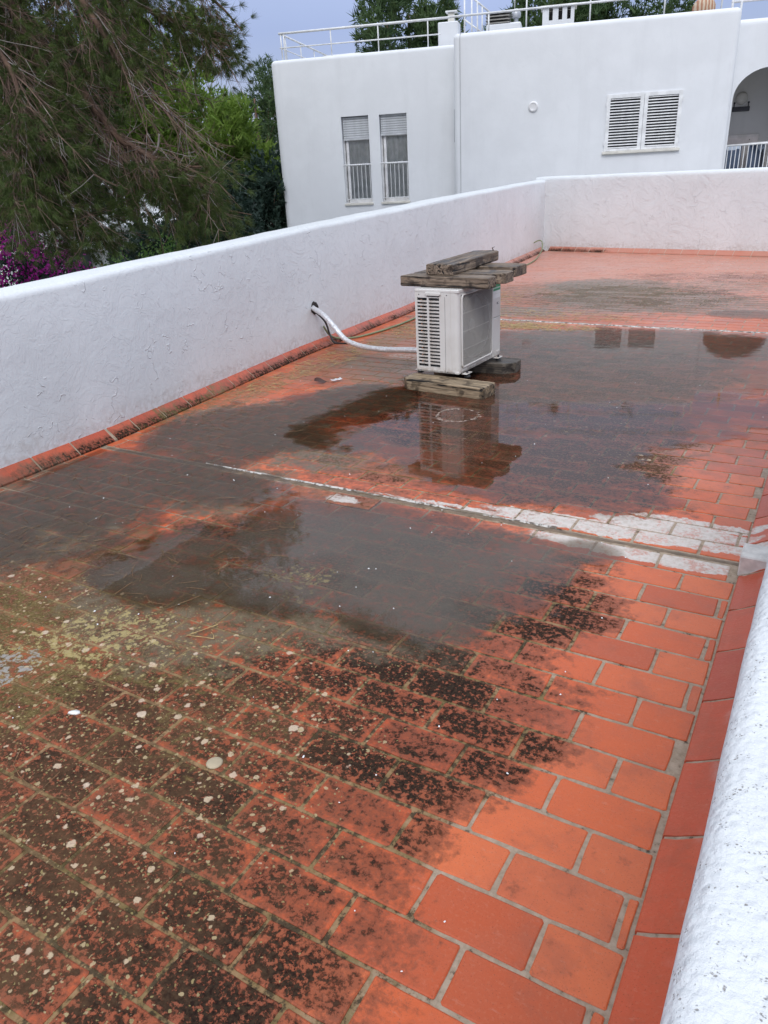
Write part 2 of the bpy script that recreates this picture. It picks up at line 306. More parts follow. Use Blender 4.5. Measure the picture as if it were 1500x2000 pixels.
def mat_floor(name, kind):
    """kind: tile, mortar, skirting"""
    t = NT(name); P = t.pos(); sp = t.n('SeparateXYZ'); t.put(sp.inputs[0], P)
    flat = t.n('CombineXYZ'); t.put(flat.inputs[0], sp.outputs[0]); t.put(flat.inputs[1], sp.outputs[1]); p = flat.outputs[0]
    wn1 = t.noise(p, 2.2, 4, .6, col=True); warp = t.vm('SCALE', t.vm('SUBTRACT', wn1, (.5, .5, .5)), scale=.75)
    wn2 = t.noise(p, 14, 3, .6, col=True); warp2 = t.vm('SCALE', t.vm('SUBTRACT', wn2, (.5, .5, .5)), scale=.16)
    pw = t.vm('ADD', t.vm('ADD', p, warp), warp2); pw2 = t.vm('ADD', p, t.vm('SCALE', t.vm('SUBTRACT', wn2, (.5, .5, .5)), scale=.10))
    n8 = t.noise(p, 9, 6, .62); n30 = t.noise(p, 34, 5, .65); n90 = t.noise(p, 105, 4, .6); n3 = t.noise(p, 2.7, 4, .6)
    # clay
    if kind == 'tile':
        rn = t.n('Attribute', attribute_name='tone').outputs['Fac']; ro = t.n('ObjectInfo').outputs['Random']
        r1 = t.math('FRACT', t.math('ADD', t.math('MULTIPLY', rn, 7.3), t.math('MULTIPLY', ro, 11.7)))
        base = t.ramp(r1, [(0, (.43, .086, .036)), (.3, (.57, .118, .042)), (.55, (.60, .130, .047)), (.8, (.63, .155, .060)), (1, (.49, .118, .052))])
    elif kind == 'skirting':
        ro = t.n('ObjectInfo').outputs['Random']; base = t.ramp(ro, [(0, (.42, .080, .045)), (.5, (.50, .092, .046)), (1, (.55, .108, .052))])
    else:
        base = t.mix(t.rng(n30, .35, .65), (.42, .33, .25), (.30, .23, .165))
    base = t.mix(t.math('MULTIPLY', t.rng(n8, .4, .7), .4), base, (.44, .115, .06) if kind != 'mortar' else (.24, .18, .12))
    base = t.mix(t.math('MULTIPLY', t.rng(n90, .5, .75), .28), base, (.55, .22, .13) if kind != 'mortar' else (.5, .42, .34))
    if kind != 'mortar':
        sm_ = t.noise(t.vm('ADD', p, (4, 4, 0)), 4.5, 6, .7); base = t.mix(t.math('MULTIPLY', t.rng(sm_, .48, .66), .38), base, (.30, .095, .055))
        sc2 = t.noise(t.vm('MULTIPLY', p, (3, 9, 1)), 6, 5, .75); base = t.mix(t.math('MULTIPLY', t.rng(sc2, .58, .72), .30), base, (.56, .30, .22))
    if kind != 'mortar':
        pr_ = t.noise(p, 230, 3, .6); base = t.mix(t.math('MULTIPLY', t.rng(pr_, .60, .68), .55), base, (.20, .055, .030))
    # sky reflection on the far end, painted into the colour as a paler tone
    sky_sheen = t.math('MULTIPLY', t.rng(sp.outputs[1], 6.5, 10.5), t.rng(n3, .2, .6, .45, .8))
    if kind != 'mortar': base = t.mix(sky_sheen, base, (.53, .265, .20))
    else: base = t.mix(sky_sheen, base, (.58, .42, .34))
    c = base
    # black crust
    G = t.math('SUBTRACT', blobs_node(t, pw, LICHEN), blobs_node(t, pw, CLEAN), clamp=True)
    if kind == 'tile':
        uv = t.n('UVMap', uv_map='edge').outputs[0]; su = t.n('SeparateXYZ'); t.put(su.inputs[0], uv)
        ex = t.math('MINIMUM', su.outputs[0], t.math('SUBTRACT', .28, su.outputs[0])); ey = t.math('MINIMUM', su.outputs[1], t.math('SUBTRACT', .14, su.outputs[1]))
        edge = t.rng(t.math('ADD', t.math('MINIMUM', ex, ey), t.math('MULTIPLY', t.math('SUBTRACT', n30, .5), .05)), .0, .030)
        tilew = t.math('MULTIPLY_ADD', edge, .26, .74); tv = t.math('MULTIPLY_ADD', r1, .42, -.21)
    elif kind == 'skirting':
        tilew = t.rng(sp.outputs[2], .02, .07, 1.0, .30); tv = 0.
        G = t.math('MAXIMUM', t.math('MULTIPLY', G, .4), t.math('MULTIPLY', t.rng(sp.outputs[0], -3.6, -3.95, 0, 1), t.rng(t.noise(p, 1.6, 3), .3, .6, .55, .95)))
    else: tilew = .62; tv = 0.
    fine = t.math('ADD', t.math('ADD', t.math('MULTIPLY', n8, .75), t.math('MULTIPLY', n30, .85)), t.math('MULTIPLY', n90, .50))   # mean ~1.05
    lev = t.math('ADD', t.math('MULTIPLY', t.math('MULTIPLY', G, tilew), 1.05), t.math('ADD', fine, tv))
    n55 = t.noise(p, 58, 4, .7); n16 = t.noise(p, 17, 5, .68)
    lev = t.math('ADD', lev, t.math('MULTIPLY', t.math('SUBTRACT', n16, .5), .85))
    blk = t.math('MULTIPLY', t.rng(lev, 1.60, 2.02), t.rng(t.math('ADD', n55, t.math('MULTIPLY', lev, .18)), .765, .875))
    brn = t.rng(lev, 1.28, 1.72)
    c = t.mix(t.math('MULTIPLY', brn, .70), c, t.mix(n55, (.115, .040, .022), (.25, .075, .038)))
    c = t.mix(t.math('MULTIPLY', blk, t.rng(G, .25, .85, .62, .98)), c, t.mix(t.rng(n90, .3, .7), (.008, .006, .006), (.042, .030, .020)))
    # brown dirt film
    fm = t.rng(t.math('ADD', blobs_node(t, pw, [(-3.3, 5.3, 1.2, 1.7, .8), (-2.4, 2.75, 1.5, .5, .62), (-2.7, .9, 1.3, .6, .7), (-2.9, 8.8, 2.4, 2.3, .62), (-1.9, -.1, 1.5, 1.3, .45), (-1.2, 4.4, 1.6, 2.8, .55), (-2.3, 1.9, 1.2, .4, .6)]), t.math('ADD', t.math('MULTIPLY', n8, .9), t.math('MULTIPLY', n30, .5))), .85, 1.5)
    if kind != 'skirting': c = t.mix(t.math('MULTIPLY', fm, .66), c, t.mix(n16, (.13, .062, .030), (.21, .115, .062)))
    # moss / algae, olive and ochre
    Mo = blobs_node(t, pw, MOSS)
    ms = t.rng(t.math('ADD', t.math('MULTIPLY', Mo, .8), t.math('ADD', t.math('MULTIPLY', n16, .9), t.math('ADD', n30, t.math('MULTIPLY', n8, .4)))), 1.62, 2.05)
    moc = t.mix(t.rng(n90, .35, .65), (.105, .085, .028), (.21, .165, .065))
    c = t.mix(t.math('MULTIPLY', ms, .68), c, moc)
    if kind == 'mortar':
        c = t.mix(t.math('MULTIPLY', t.rng(t.math('ADD', G, n8), .75, 1.3), .85), c, t.mix(t.rng(n8, .35, .65), (.30, .18, .085), (.17, .125, .045)))
        c = t.mix(t.math('MULTIPLY', t.rng(t.math('ADD', t.math('MULTIPLY', G, .25), t.math('ADD', n30, n16)), 1.14, 1.34), t.rng(sp.outputs[0], -.9, -1.6, .85, .45)), c, (.035, .028, .018))
    # silt
    S = blobs_node(t, pw, SILT)
    sl = t.rng(t.math('ADD', S, t.math('ADD', t.math('MULTIPLY', n8, .75), t.math('MULTIPLY', n30, .35))), 1.0 if kind != 'tile' else 1.02, 1.42)
    sc = t.mix(t.rng(n8, .3, .7), (.095, .074, .050), (.175, .140, .098))
    if kind == 'mortar': sc = (.21, .155, .095)
    c = t.mix(t.math('MULTIPLY', sl, t.math('ADD', t.rng(n16, .36, .58, .28, .82), t.rng(sp.outputs[0], -1.9, -2.9, 0, .16)) if kind == 'tile' else .40), c, sc)
    # cream lichen rosettes
    zone = t.math('MULTIPLY', t.rng(sp.outputs[0], -.35, -1.1), t.rng(sp.outputs[1], 1.3, .5))
    zone2 = t.math('MAXIMUM', zone, t.math('MULTIPLY', blobs_node(t, pw, [(-1.7, 3.2, .6, .5), (-1.0, 3.6, .8, .9), (-2.1, .5, .5, .4)]), .7))
    pv = t.vm('ADD', p, t.vm('SCALE', t.noise(p, 60, 3, col=True), scale=.020))
    for sc_, thr, den, colr in ((21, .20, .56, (.56, .42, .30)), (38, .24, .50, (.46, .34, .22)), (70, .27, .42, (.36, .26, .16)), (12, .17, .64, (.62, .49, .38)), (17, .2, .60, (.58, .44, .33))):
        v = t.voro(pv, sc_); cs = t.n('SeparateColor'); t.put(cs.inputs[0], v.outputs['Color'])
        pick = t.math('GREATER_THAN', t.math('MULTIPLY_ADD', zone2, .55, t.math('MULTIPLY', cs.outputs[0], .68)), den + .42)
        dot = t.math('MULTIPLY', t.rng(t.math('ADD', v.outputs['Distance'], t.math('MULTIPLY', cs.outputs[1], .16)), thr, thr + .07, 1, 0), pick)
        c = t.mix(t.math('MULTIPLY', dot, .85), c, t.mix(cs.outputs[2], colr, (colr[0] * .75, colr[1] * .85, colr[2] * .55)))
    # ochre crust and grey-blue patch near the left
    och = t.rng(t.math('ADD', t.math('MULTIPLY', blobs_node(t, pw, [(-2.15, .5, .42, .3), (-2.3, .15, .3, .35), (-1.7, 1.25, .25, .2, .9), (-1.9, .6, .4, .3, .7)]), .55), t.math('ADD', n30, n16)), 1.53, 1.66)
    c = t.mix(t.math('MULTIPLY', och, .75), c, t.mix(n90, (.36, .26, .05), (.50, .42, .26)))
    gry = t.rng(t.math('ADD', t.math('MULTIPLY', blobs_node(t, pw, [(-2.26, .2, .20, .22)]), .7), t.math('ADD', t.math('MULTIPLY', n30, .9), n16)), 1.62, 1.75)
    c = t.mix(t.math('MULTIPLY', gry, .8), c, (.30, .29, .30))
    # white paint / lime bloom
    Wt = blobs_node(t, pw2, WHITE)
    if kind == 'mortar': Wt = t.math('MULTIPLY', Wt, .45)
    wm = t.rng(t.math('ADD', t.math('MULTIPLY', Wt, 1.1), t.math('ADD', t.math('MULTIPLY', n30, .42), t.math('MULTIPLY', n90, .35))), .93, 1.12)
    if kind == 'skirting': wm = t.math('MAXIMUM', wm, t.math('MULTIPLY', t.rng(sp.outputs[2], .045, .09), t.math('MULTIPLY', t.rng(t.noise(P, 7, 5), .52, .68), t.rng(sp.outputs[0], -1, 0))))
    c = t.mix(t.math('MULTIPLY', wm, t.rng(t.math('ADD', n55, n8), 1.0, 1.16, .95, .45)), c, t.mix(t.rng(n30, .4, .7), (.62, .58, .54), (.48, .43, .37)))
    # wetness
    wet = t.rng(t.noise(p, 1.1, 3), .3, .7, .25, 1)
    rough = t.math('SUBTRACT', t.rng(blk, 0, 1, .42, .66), t.math('MULTIPLY', wet, .10))
    if kind == 'mortar': rough = .75
    coat = t.math('MULTIPLY', t.math('MULTIPLY', t.rng(sp.outputs[1], 1.5, 4.5, .02, .5), wet), t.rng(blk, 0, 1, 1, 0))
    h = t.math('ADD', t.math('MULTIPLY', n30, .5), t.math('MULTIPLY', n90, .4)); h = t.math('ADD', h, t.math('MULTIPLY', blk, .55)); h = t.math('ADD', h, t.math('MULTIPLY', wm, .3))
    t.bsdf(c, rough, t.bump(h, .6 if kind != 'mortar' else .9, .003), t.rng(blk, 0, 1, .22, .05), 0, coat, .22)
    return t.m
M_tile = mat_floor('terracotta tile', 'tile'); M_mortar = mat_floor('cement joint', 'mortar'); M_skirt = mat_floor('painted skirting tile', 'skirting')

# ------------------------------------------------------------------ terrace geometry
LP = .29352; PP = .152447
def xl(y):   # foot of the left parapet
    return float(np.interp(y, [-4, 2.3, 5, 7.4, 14.54], [-3.96, -4.035, -4.30, -4.42, -5.11]))
FAR0 = Vector((-5.11, 14.54, 0)); FD = Vector((1, -.207, 0)).normalized(); FN = Vector((-FD.y, FD.x, 0))  # normal away from terrace
def yfar(x): return 14.54 - .207 * (x + 5.11)
YN = -4.0

floor = MB(); fx = []
N_ = 40
ys = [YN + (14.9 - YN) * i / N_ for i in range(N_ + 1)]
for y in ys: floor.v += [(xl(y) - .06, y, -.0035), (.16, y, -.0035)]
for i in range(N_): floor.f.append((2 * i, 2 * i + 1, 2 * i + 3, 2 * i + 2))
# slab thickness
b0 = len(floor.v)
for y in ys: floor.v += [(xl(y) - .06, y, -.25), (.16, y, -.25)]
for i in range(N_): floor.f.append((b0 + 2 * i, b0 + 2 * i + 2, b0 + 2 * i + 3, b0 + 2 * i + 1))
floor.f += [(0, b0, b0 + 1, 1), (2 * N_, 2 * N_ + 1, b0 + 2 * N_ + 1, b0 + 2 * N_)]
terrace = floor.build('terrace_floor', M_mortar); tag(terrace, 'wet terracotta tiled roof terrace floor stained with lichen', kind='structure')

def tile_geo(l, w, seed, jit=.0019):
    """slab with a worn, slightly uneven rim: 16 rim points, bevel and skirt"""
    rr = random.Random(seed); rim = []
    hx, hy = l / 2, w / 2
    nx = max(2, int(l / .07)); ny = 2
    pts = []
    c = rr.uniform(.003, .006)
    def edge(ax, ay, bx, by, n):
        for i in range(n):
            t = (i + (.5 if n == 1 else 0)) / max(n - 1, 1) if n > 1 else .5
            pts.append((ax + (bx - ax) * t, ay + (by - ay) * t))
    edge(-hx + c, -hy, hx - c, -hy, nx + 1); edge(hx, -hy + c, hx, hy - c, ny + 1); edge(hx - c, hy, -hx + c, hy, nx + 1); edge(-hx, hy - c, -hx, -hy + c, ny + 1)
    pts = [(x + rr.uniform(-jit, jit), y + rr.uniform(-jit, jit)) for x, y in pts]
    n = len(pts); vs = []; fs = []
    inn = [(x * (1 - .0035 / hx) , y * (1 - .0035 / hy)) for x, y in pts]
    vs += [(x, y, 0) for x, y in inn]; vs += [(x, y, -.0022) for x, y in pts]; vs += [(x, y, -.012) for x, y in pts]
    fs.append(tuple(range(n)))
    for k in (0, 1):
        for i in range(n): j = (i + 1) % n; fs.append((k * n + i, (k + 1) * n + i, (k + 1) * n + j, k * n + j))
    return vs, fs
def tile_uv(me, l, w, ox=0):
    uv = me.uv_layers.new(name='edge'); co = np.empty(len(me.vertices) * 3); me.vertices.foreach_get('co', co); co = co.reshape(-1, 3)
    li = np.empty(len(me.loops), dtype=np.int32); me.loops.foreach_get('vertex_index', li)
    u = np.stack([(co[li, 0] / l + .5) * .28, (co[li, 1] / w + .5) * .14], -1); uv.data.foreach_set('uv', u.ravel())
TL, TW = .2805, .1400
ROWOFF = {-3: .004, -2: -.010, -1: -.005, 0: -.005, 1: -.001, 2: .011, 3: .023, 4: .014, 5: .002, 6: .002, 7: -.011, 8: -.002, 9: -.003, 10: -.022, 11: -.003, 12: -.023}
rows = []
for j in range(-26, 14): rows.append((j * PP, (j + 1) * PP, (j % 2 == 0), ROWOFF.get(j, rnd.uniform(-.012, .012))))
y = 2.184
for k in range(33): rows.append((y + k * .1525, y + (k + 1) * .1525, k % 2 == 0, rnd.uniform(-.012, .012)))
y = 7.252
for k in range(50): rows.append((y + k * .1525, y + (k + 1) * .1525, k % 2 == 0, rnd.uniform(-.015, .015)))
tiles = []   # (cx, cy, l, w)
for ri, (ya, yb, half, off) in enumerate(rows):
    cy = (ya + yb) / 2; w = TW * (yb - ya) / PP
    if cy > yfar(-5) + .1 or cy < YN + .1: continue
    left = xl(cy); x = (-.5 if half else 0) * LP + off
    js = [x - i * LP for i in range(-1, 22)]
    js = sorted(v for v in js if left - LP < v < .03 + LP)
    for a, b in zip(js[:-1], js[1:]):
        a2, b2 = a + .0065, b - .0065
        if b2 > .026: b2 = .026
        if a2 < left + .004: a2 = left + .004
        if b2 - a2 < .018: continue
        cx = (a2 + b2) / 2
        if cy > yfar(cx) - .02: continue
        tiles.append((cx, cy, b2 - a2, w, ri))
def proj(x, y, z=0):
    d = Vector((x - .187, y + 1.042, z - 1.63)); zz = d.dot(F)
    if zz < .05: return None
    return 750 + 1450 * d.dot(CR) / zz, 1000 - 1450 * d.dot(CU) / zz, zz
def seen_size(t_):
    p_ = proj(t_[0], t_[1])
    if not p_ or not (-60 < p_[0] < 1560 and 0 < p_[1] < 2080): return 0
    return t_[2] * t_[3] / p_[2] ** 3
order = sorted(range(len(tiles)), key=lambda i: -seen_size(tiles[i]))
near = set(order[:296])
variants = []
for k in range(8):
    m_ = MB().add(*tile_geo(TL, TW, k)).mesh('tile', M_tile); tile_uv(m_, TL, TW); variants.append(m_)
cutmesh = {}
rest_v, rest_f, rest_uv, rest_tone = [], [], [], []
for i, (cx, cy, l, w, ri) in enumerate(tiles):
    dz = rnd.gauss(0, .0006); rx, ry, rz = rnd.gauss(0, .0022), rnd.gauss(0, .0014), rnd.gauss(0, .004)
    if abs(cy - 2.06) < .03 and abs(cx + 1.97) < .16: dz = .004; rz = .02
    if i in near:
        if abs(l - TL) < .012: me = variants[rnd.randrange(8)]; sc_ = (l / TL, w / TW, 1)
        else:
            kk = (round(l, 3)); 
            if kk not in cutmesh:
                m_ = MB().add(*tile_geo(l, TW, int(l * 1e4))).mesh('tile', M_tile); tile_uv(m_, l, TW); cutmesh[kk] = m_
            me = cutmesh[kk]; sc_ = (1, w / TW, 1)
        inst(me, 'tile', terrace, (cx, cy, dz), (rx, ry, rz), sc_)
    else:
        vs_, fs_ = tile_geo(l, w, i)
        o = len(rest_v); M_ = Matrix.Translation((cx, cy, dz)) @ Euler((rx, ry, rz)).to_matrix().to_4x4()
        rest_v += [tuple(M_ @ Vector(v)) for v in vs_]; rest_f += [tuple(a + o for a in f) for f in fs_]
        tn = rnd.random()
        for f in fs_:
            rest_tone.append(tn)
            for a in f: rest_uv += [(vs_[a][0] / l + .5) * .28, (vs_[a][1] / w + .5) * .14]
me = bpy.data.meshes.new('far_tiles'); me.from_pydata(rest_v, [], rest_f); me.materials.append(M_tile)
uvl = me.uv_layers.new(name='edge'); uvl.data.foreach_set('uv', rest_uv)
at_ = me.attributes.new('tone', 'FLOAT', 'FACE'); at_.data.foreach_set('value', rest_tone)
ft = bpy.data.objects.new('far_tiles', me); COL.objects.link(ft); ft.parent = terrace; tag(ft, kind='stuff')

# cement ridges beside the two expansion joints
def mat_ridge():
    t = NT('lime stained cement ridge'); p = t.pos(); n = t.noise(p, 30, 5, .7); n2 = t.noise(t.vm('MULTIPLY', p, (1, 6, 1)), 5, 4)
    c = t.mix(t.rng(n, .42, .56), (.13, .105, .085), (.60, .575, .54)); c = t.mix(t.rng(n2, .5, .62), c, (.19, .15, .11))
    t.bsdf(c, .6, t.bump(n, .9, .004), .4); return t.m
M_ridge = mat_ridge()
M_groove = simple('brown joint filler', (.17, .12, .08), .5, var=.3, scale=12, bump=.5, bscale=60)
def ridge(name, pts, w, h, mat, z=0.):
    mb = MB(); n = len(pts)
    for i, (x, y) in enumerate(pts):
        jw = w * rnd.uniform(.7, 1.3); hh = h * rnd.uniform(.6, 1.2)
        mb.v += [(x, y - jw, z - .002), (x, y - jw * .4, z + hh), (x, y + jw * .4, z + hh), (x, y + jw, z - .002)]
    for i in range(n - 1):
        for k in range(3): mb.f.append((4 * i + k, 4 * (i + 1) + k, 4 * (i + 1) + k + 1, 4 * i + k + 1))
    return mb.build(name, mat, terrace, smooth=True)
ridge('joint_filler', [(-3.98 + 4.02 * i / 120, 2.160 + rnd.uniform(-.001, .001)) for i in range(121)], .016, .0035, M_groove, -.002)
ridge('joint_ridge', [(-3.1 + 2.3 * i / 90, 2.187 + rnd.uniform(-.002, .002)) for i in range(91)], .009, .0045, M_ridge, .001)
ridge('joint_ridge', [(-3.9 + 3.95 * i / 130, 7.215 + (.12 * max(0, (-1.9 - (-3.9 + 3.95 * i / 130))) / 1.3) * .35 + rnd.uniform(-.004, .004)) for i in range(131)], .032, .007, M_ridge, .0)

# ------------------------------------------------------------------ parapet walls
def sweep(path, prof, closed_ends=True, rough=0., seed=0, skip=None, normals=None):
    """path: plan points; prof: (offset towards the left-hand normal, z) or callable(y)->list"""
    mb = MB(); n = len(path); rr = np.random.RandomState(seed)
    P = [Vector((a[0], a[1], 0)) for a in path]; m = None
    for i, p in enumerate(P):
        if normals: N = normals[i]
        else:
            t = (P[min(i + 1, n - 1)] - P[max(i - 1, 0)]).normalized(); N = Vector((-t.y, t.x, 0))
        pr = prof(p) if callable(prof) else prof
        m = len(pr)
        for (d, z) in pr:
            q = p + N * (d + rr.normal(0, rough)); mb.v.append((q.x, q.y, z + (rr.normal(0, rough) if z > .3 else 0)))
    for i in range(n - 1):
        for k in range(m - 1):
            if skip and skip(i, k): continue
            mb.f.append((i * m + k, (i + 1) * m + k, (i + 1) * m + k + 1, i * m + k + 1))
    if closed_ends:
        mb.f.append(tuple(range(m))); mb.f.append(tuple(reversed(range((n - 1) * m, n * m))))
    return mb
def arc(cx, cz, r, a0, a1, n):
    return [(cx + r * math.cos(R(a0 + (a1 - a0) * i / n)), cz + r * math.sin(R(a0 + (a1 - a0) * i / n))) for i in range(n + 1)]
# left wall: inside face at d=.08 from the floor line, path runs towards +Y so the left normal points outwards (-X)
def left_prof(p):
    h = float(np.interp(p.y, [-4, 1.8, 3.7, 5.7, 9.1, 14.6], [1.06, 1.085, 1.13, 1.19, 1.265, 1.33]))
    t = .33
    lean = .012 * math.sin(p.y * 1.7)
    return [(.085, -.1), (.085, .05), (.083 + lean * .4, .35), (.085 + lean, .7)] + [(.085 + .045 - .045 * math.cos(R(a)) , h - .045 + .045 * math.sin(R(a))) for a in (0, 20, 40, 60, 80, 90)] + \
        [(.25, h + .010)] + [(t + .03 + .06 * math.sin(R(a)), h - .06 + .06 * math.cos(R(a))) for a in (0, 30, 60, 90)] + [(t + .09, -3.2)]
lpath = [(xl(YN + (15.0 - YN) * i / 150), YN + (15.0 - YN) * i / 150) for i in range(151)]
wl = empty('parapet_wall', (xl(5) - .2, 5, 0)); tag(wl, 'long white plastered parapet wall with red skirting tiles, pierced by the silver pipe', 'wall')
def under(o, root):
    o.parent = root; o.matrix_parent_inverse = Matrix.Translation(root.location).inverted() if root.rotation_euler.z == 0 else root.matrix_basis.inverted(); return o
def noisy(o, amp, scale, seed=0):
    """hand-made waviness"""
    from mathutils import noise as mn
    for v in o.data.vertices:
        if v.co.z > .12: v.co += mn.noise_vector(v.co * scale + Vector((seed, 0, 0))) * amp
wo_ = sweep(lpath, left_prof, seed=3).build('masonry', M_wall, None, True, auto=50); noisy(wo_, .010, 1.3); noisy(wo_, .004, 5); under(wo_, wl)
def skirt_tile(mb_pts, name, root):
    o = MB().add(*mb_pts).build(name, M_skirt, None, False); o.data.polygons.foreach_set('use_smooth', [False] * len(o.data.polygons)); return under(o, root)
def skirting(root, A, B, nrm, length=.305, zt=.095, d=.088, th=.012, start=0., gap=.013):
    """sloping tiles from floor line A..B leaning onto the wall (nrm points into the wall)"""
    A, B = Vector(A), Vector(B); L_ = (B - A).length; u = (B - A).normalized(); n_ = Vector(nrm); s = start
    out = []
    while s < L_ - .01:
        e_ = min(s + length - gap, L_)
        s0 = max(s, 0)
        if e_ - s0 > .02:
            w = [rnd.uniform(-.0015, .0015) for _ in range(4)]
            prof = [(.0, .0), (.0, .010), (.004, .015), (d * .35, zt * .42 + w[0]), (d * .78, zt * .80 + w[1]), (d, zt + w[2]), (d + .01, zt - .006), (d + .01, 0)]
            vs = [];
            for q in (s0, e_):
                for (a, z) in prof: vs.append(A + u * q + n_ * a + Vector((0, 0, z)))
            m = len(prof); fs = [(k, k + m, k + m + 1, k + 1) for k in range(m - 1)] + [tuple(range(m)), tuple(reversed(range(m, 2 * m)))]
            out.append(skirt_tile((vs, fs), 'skirting_tile', root))
        s += length
    # mortar behind the joints
    vs = []
    for q in (0, L_):
        for (a, z) in [(.004, -.003), (.005, .009), (d * .35, zt * .42 - .003), (d * .78, zt * .80 - .004), (d, zt - .004), (d, -.003)]: vs.append(A + u * q + n_ * a + Vector((0, 0, z)))
    o = MB().add(vs, [(k, k + 6, k + 7, k + 1) for k in range(5)]).build('skirting_mortar', M_mortar); under(o, root)
    return out
yb_ = [-4, 2.3, 5, 7.4, 14.5]
for a, b in zip(yb_[:-1], yb_[1:]):
    A = Vector((xl(a), a, 0)); B = Vector((xl(b), b, 0)); t_ = (B - A).normalized()
    skirting(wl, A, B, (-t_.y, t_.x, 0), start=-rnd.uniform(0, .2), zt=.085, d=.09)

# far wall
wf = empty('parapet_wall', (-2.5, yfar(-2.5) + .2, 0)); tag(wf, 'white parapet wall across the far end of the terrace, under the shuttered window', 'wall')
hf = 1.385
fprof = [(.085, -.1), (.085, .06), (.09, .6), (.10, 1.2)] + [(.10 + .075 - .075 * math.cos(R(a)), hf - .075 + .075 * math.sin(R(a))) for a in (0, 20, 40, 60, 80, 90)] + [(.26, hf + .004)] + [(.33 + .07 * math.sin(R(a)), hf - .07 + .07 * math.cos(R(a))) for a in (0, 30, 60, 90)] + [(.40, -3.2)]
fpath = [(-5.45 + 9.0 * i / 60, yfar(-5.45 + 9.0 * i / 60)) for i in range(61)]
fo = sweep(fpath, fprof, seed=5).build('masonry', M_wall, None, True, auto=50); noisy(fo, .012, 1.1, 4); under(fo, wf)
skirting(wf, (-5.05, yfar(-5.05), 0), (3.2, yfar(3.2), 0), tuple(FN), zt=.085, d=.09)

# right wall, the one the camera looks over
wr = empty('parapet_wall', (.3, 5, 0)); tag(wr, 'near white stucco parapet top with rough specked surface and rounded edge', 'wall')
hr = .90; r_ = .040
rprof = [(-.088, -.1), (-.088, .08), (-.114, .5)] + [(-(.114 + r_ - r_ * math.cos(R(a))), hr - r_ + r_ * math.sin(R(a))) for a in (0, 12, 25, 38, 50, 62, 75, 90)] + [(-.28, hr + .006)] + [(-(.42 + .05 * math.sin(R(a))), hr - .05 + .05 * math.cos(R(a))) for a in (0, 45, 90)] + [(-.47, -3.2)]
rpath = [(.045, YN + (13.45 - YN) * i / 400) for i in range(401)]
ro_ = sweep(rpath, rprof, seed=8).build('masonry', M_wall_near, None, True, auto=60); noisy(ro_, .004, 2.2, 9); noisy(ro_, .0012, 14, 3); 
ro_.data.flip_normals(); under(ro_, wr)
skirting(wr, (.036, .209 - .305 * 13, 0), (.036, 13.4, 0), (1, 0, 0), zt=.066, d=.100)
for ch in wr.children:      # the lime-washed skirting piece at the expansion joint
    pass
blk = MB().rbox(.030, .140, 2.045, 2.185, .0, .098, .006).build('painted_skirting_block', simple('flaking white paint', (.62, .60, .57), .6, var=.15, scale=20, bump=.5), None); under(blk, wr)
blk['label'] = 'white painted skirting block'
# far/near closing walls of the terrace on the camera side
wn_ = empty('parapet_wall', (-2, YN - .2, 0)); tag(wn_, 'white parapet wall behind the camera closing the terrace', 'wall')
under(MB().rbox(-4.4, .5, YN - .35, YN - .01, -3.2, 1.05, .03).build('masonry', M_wall), wn_)

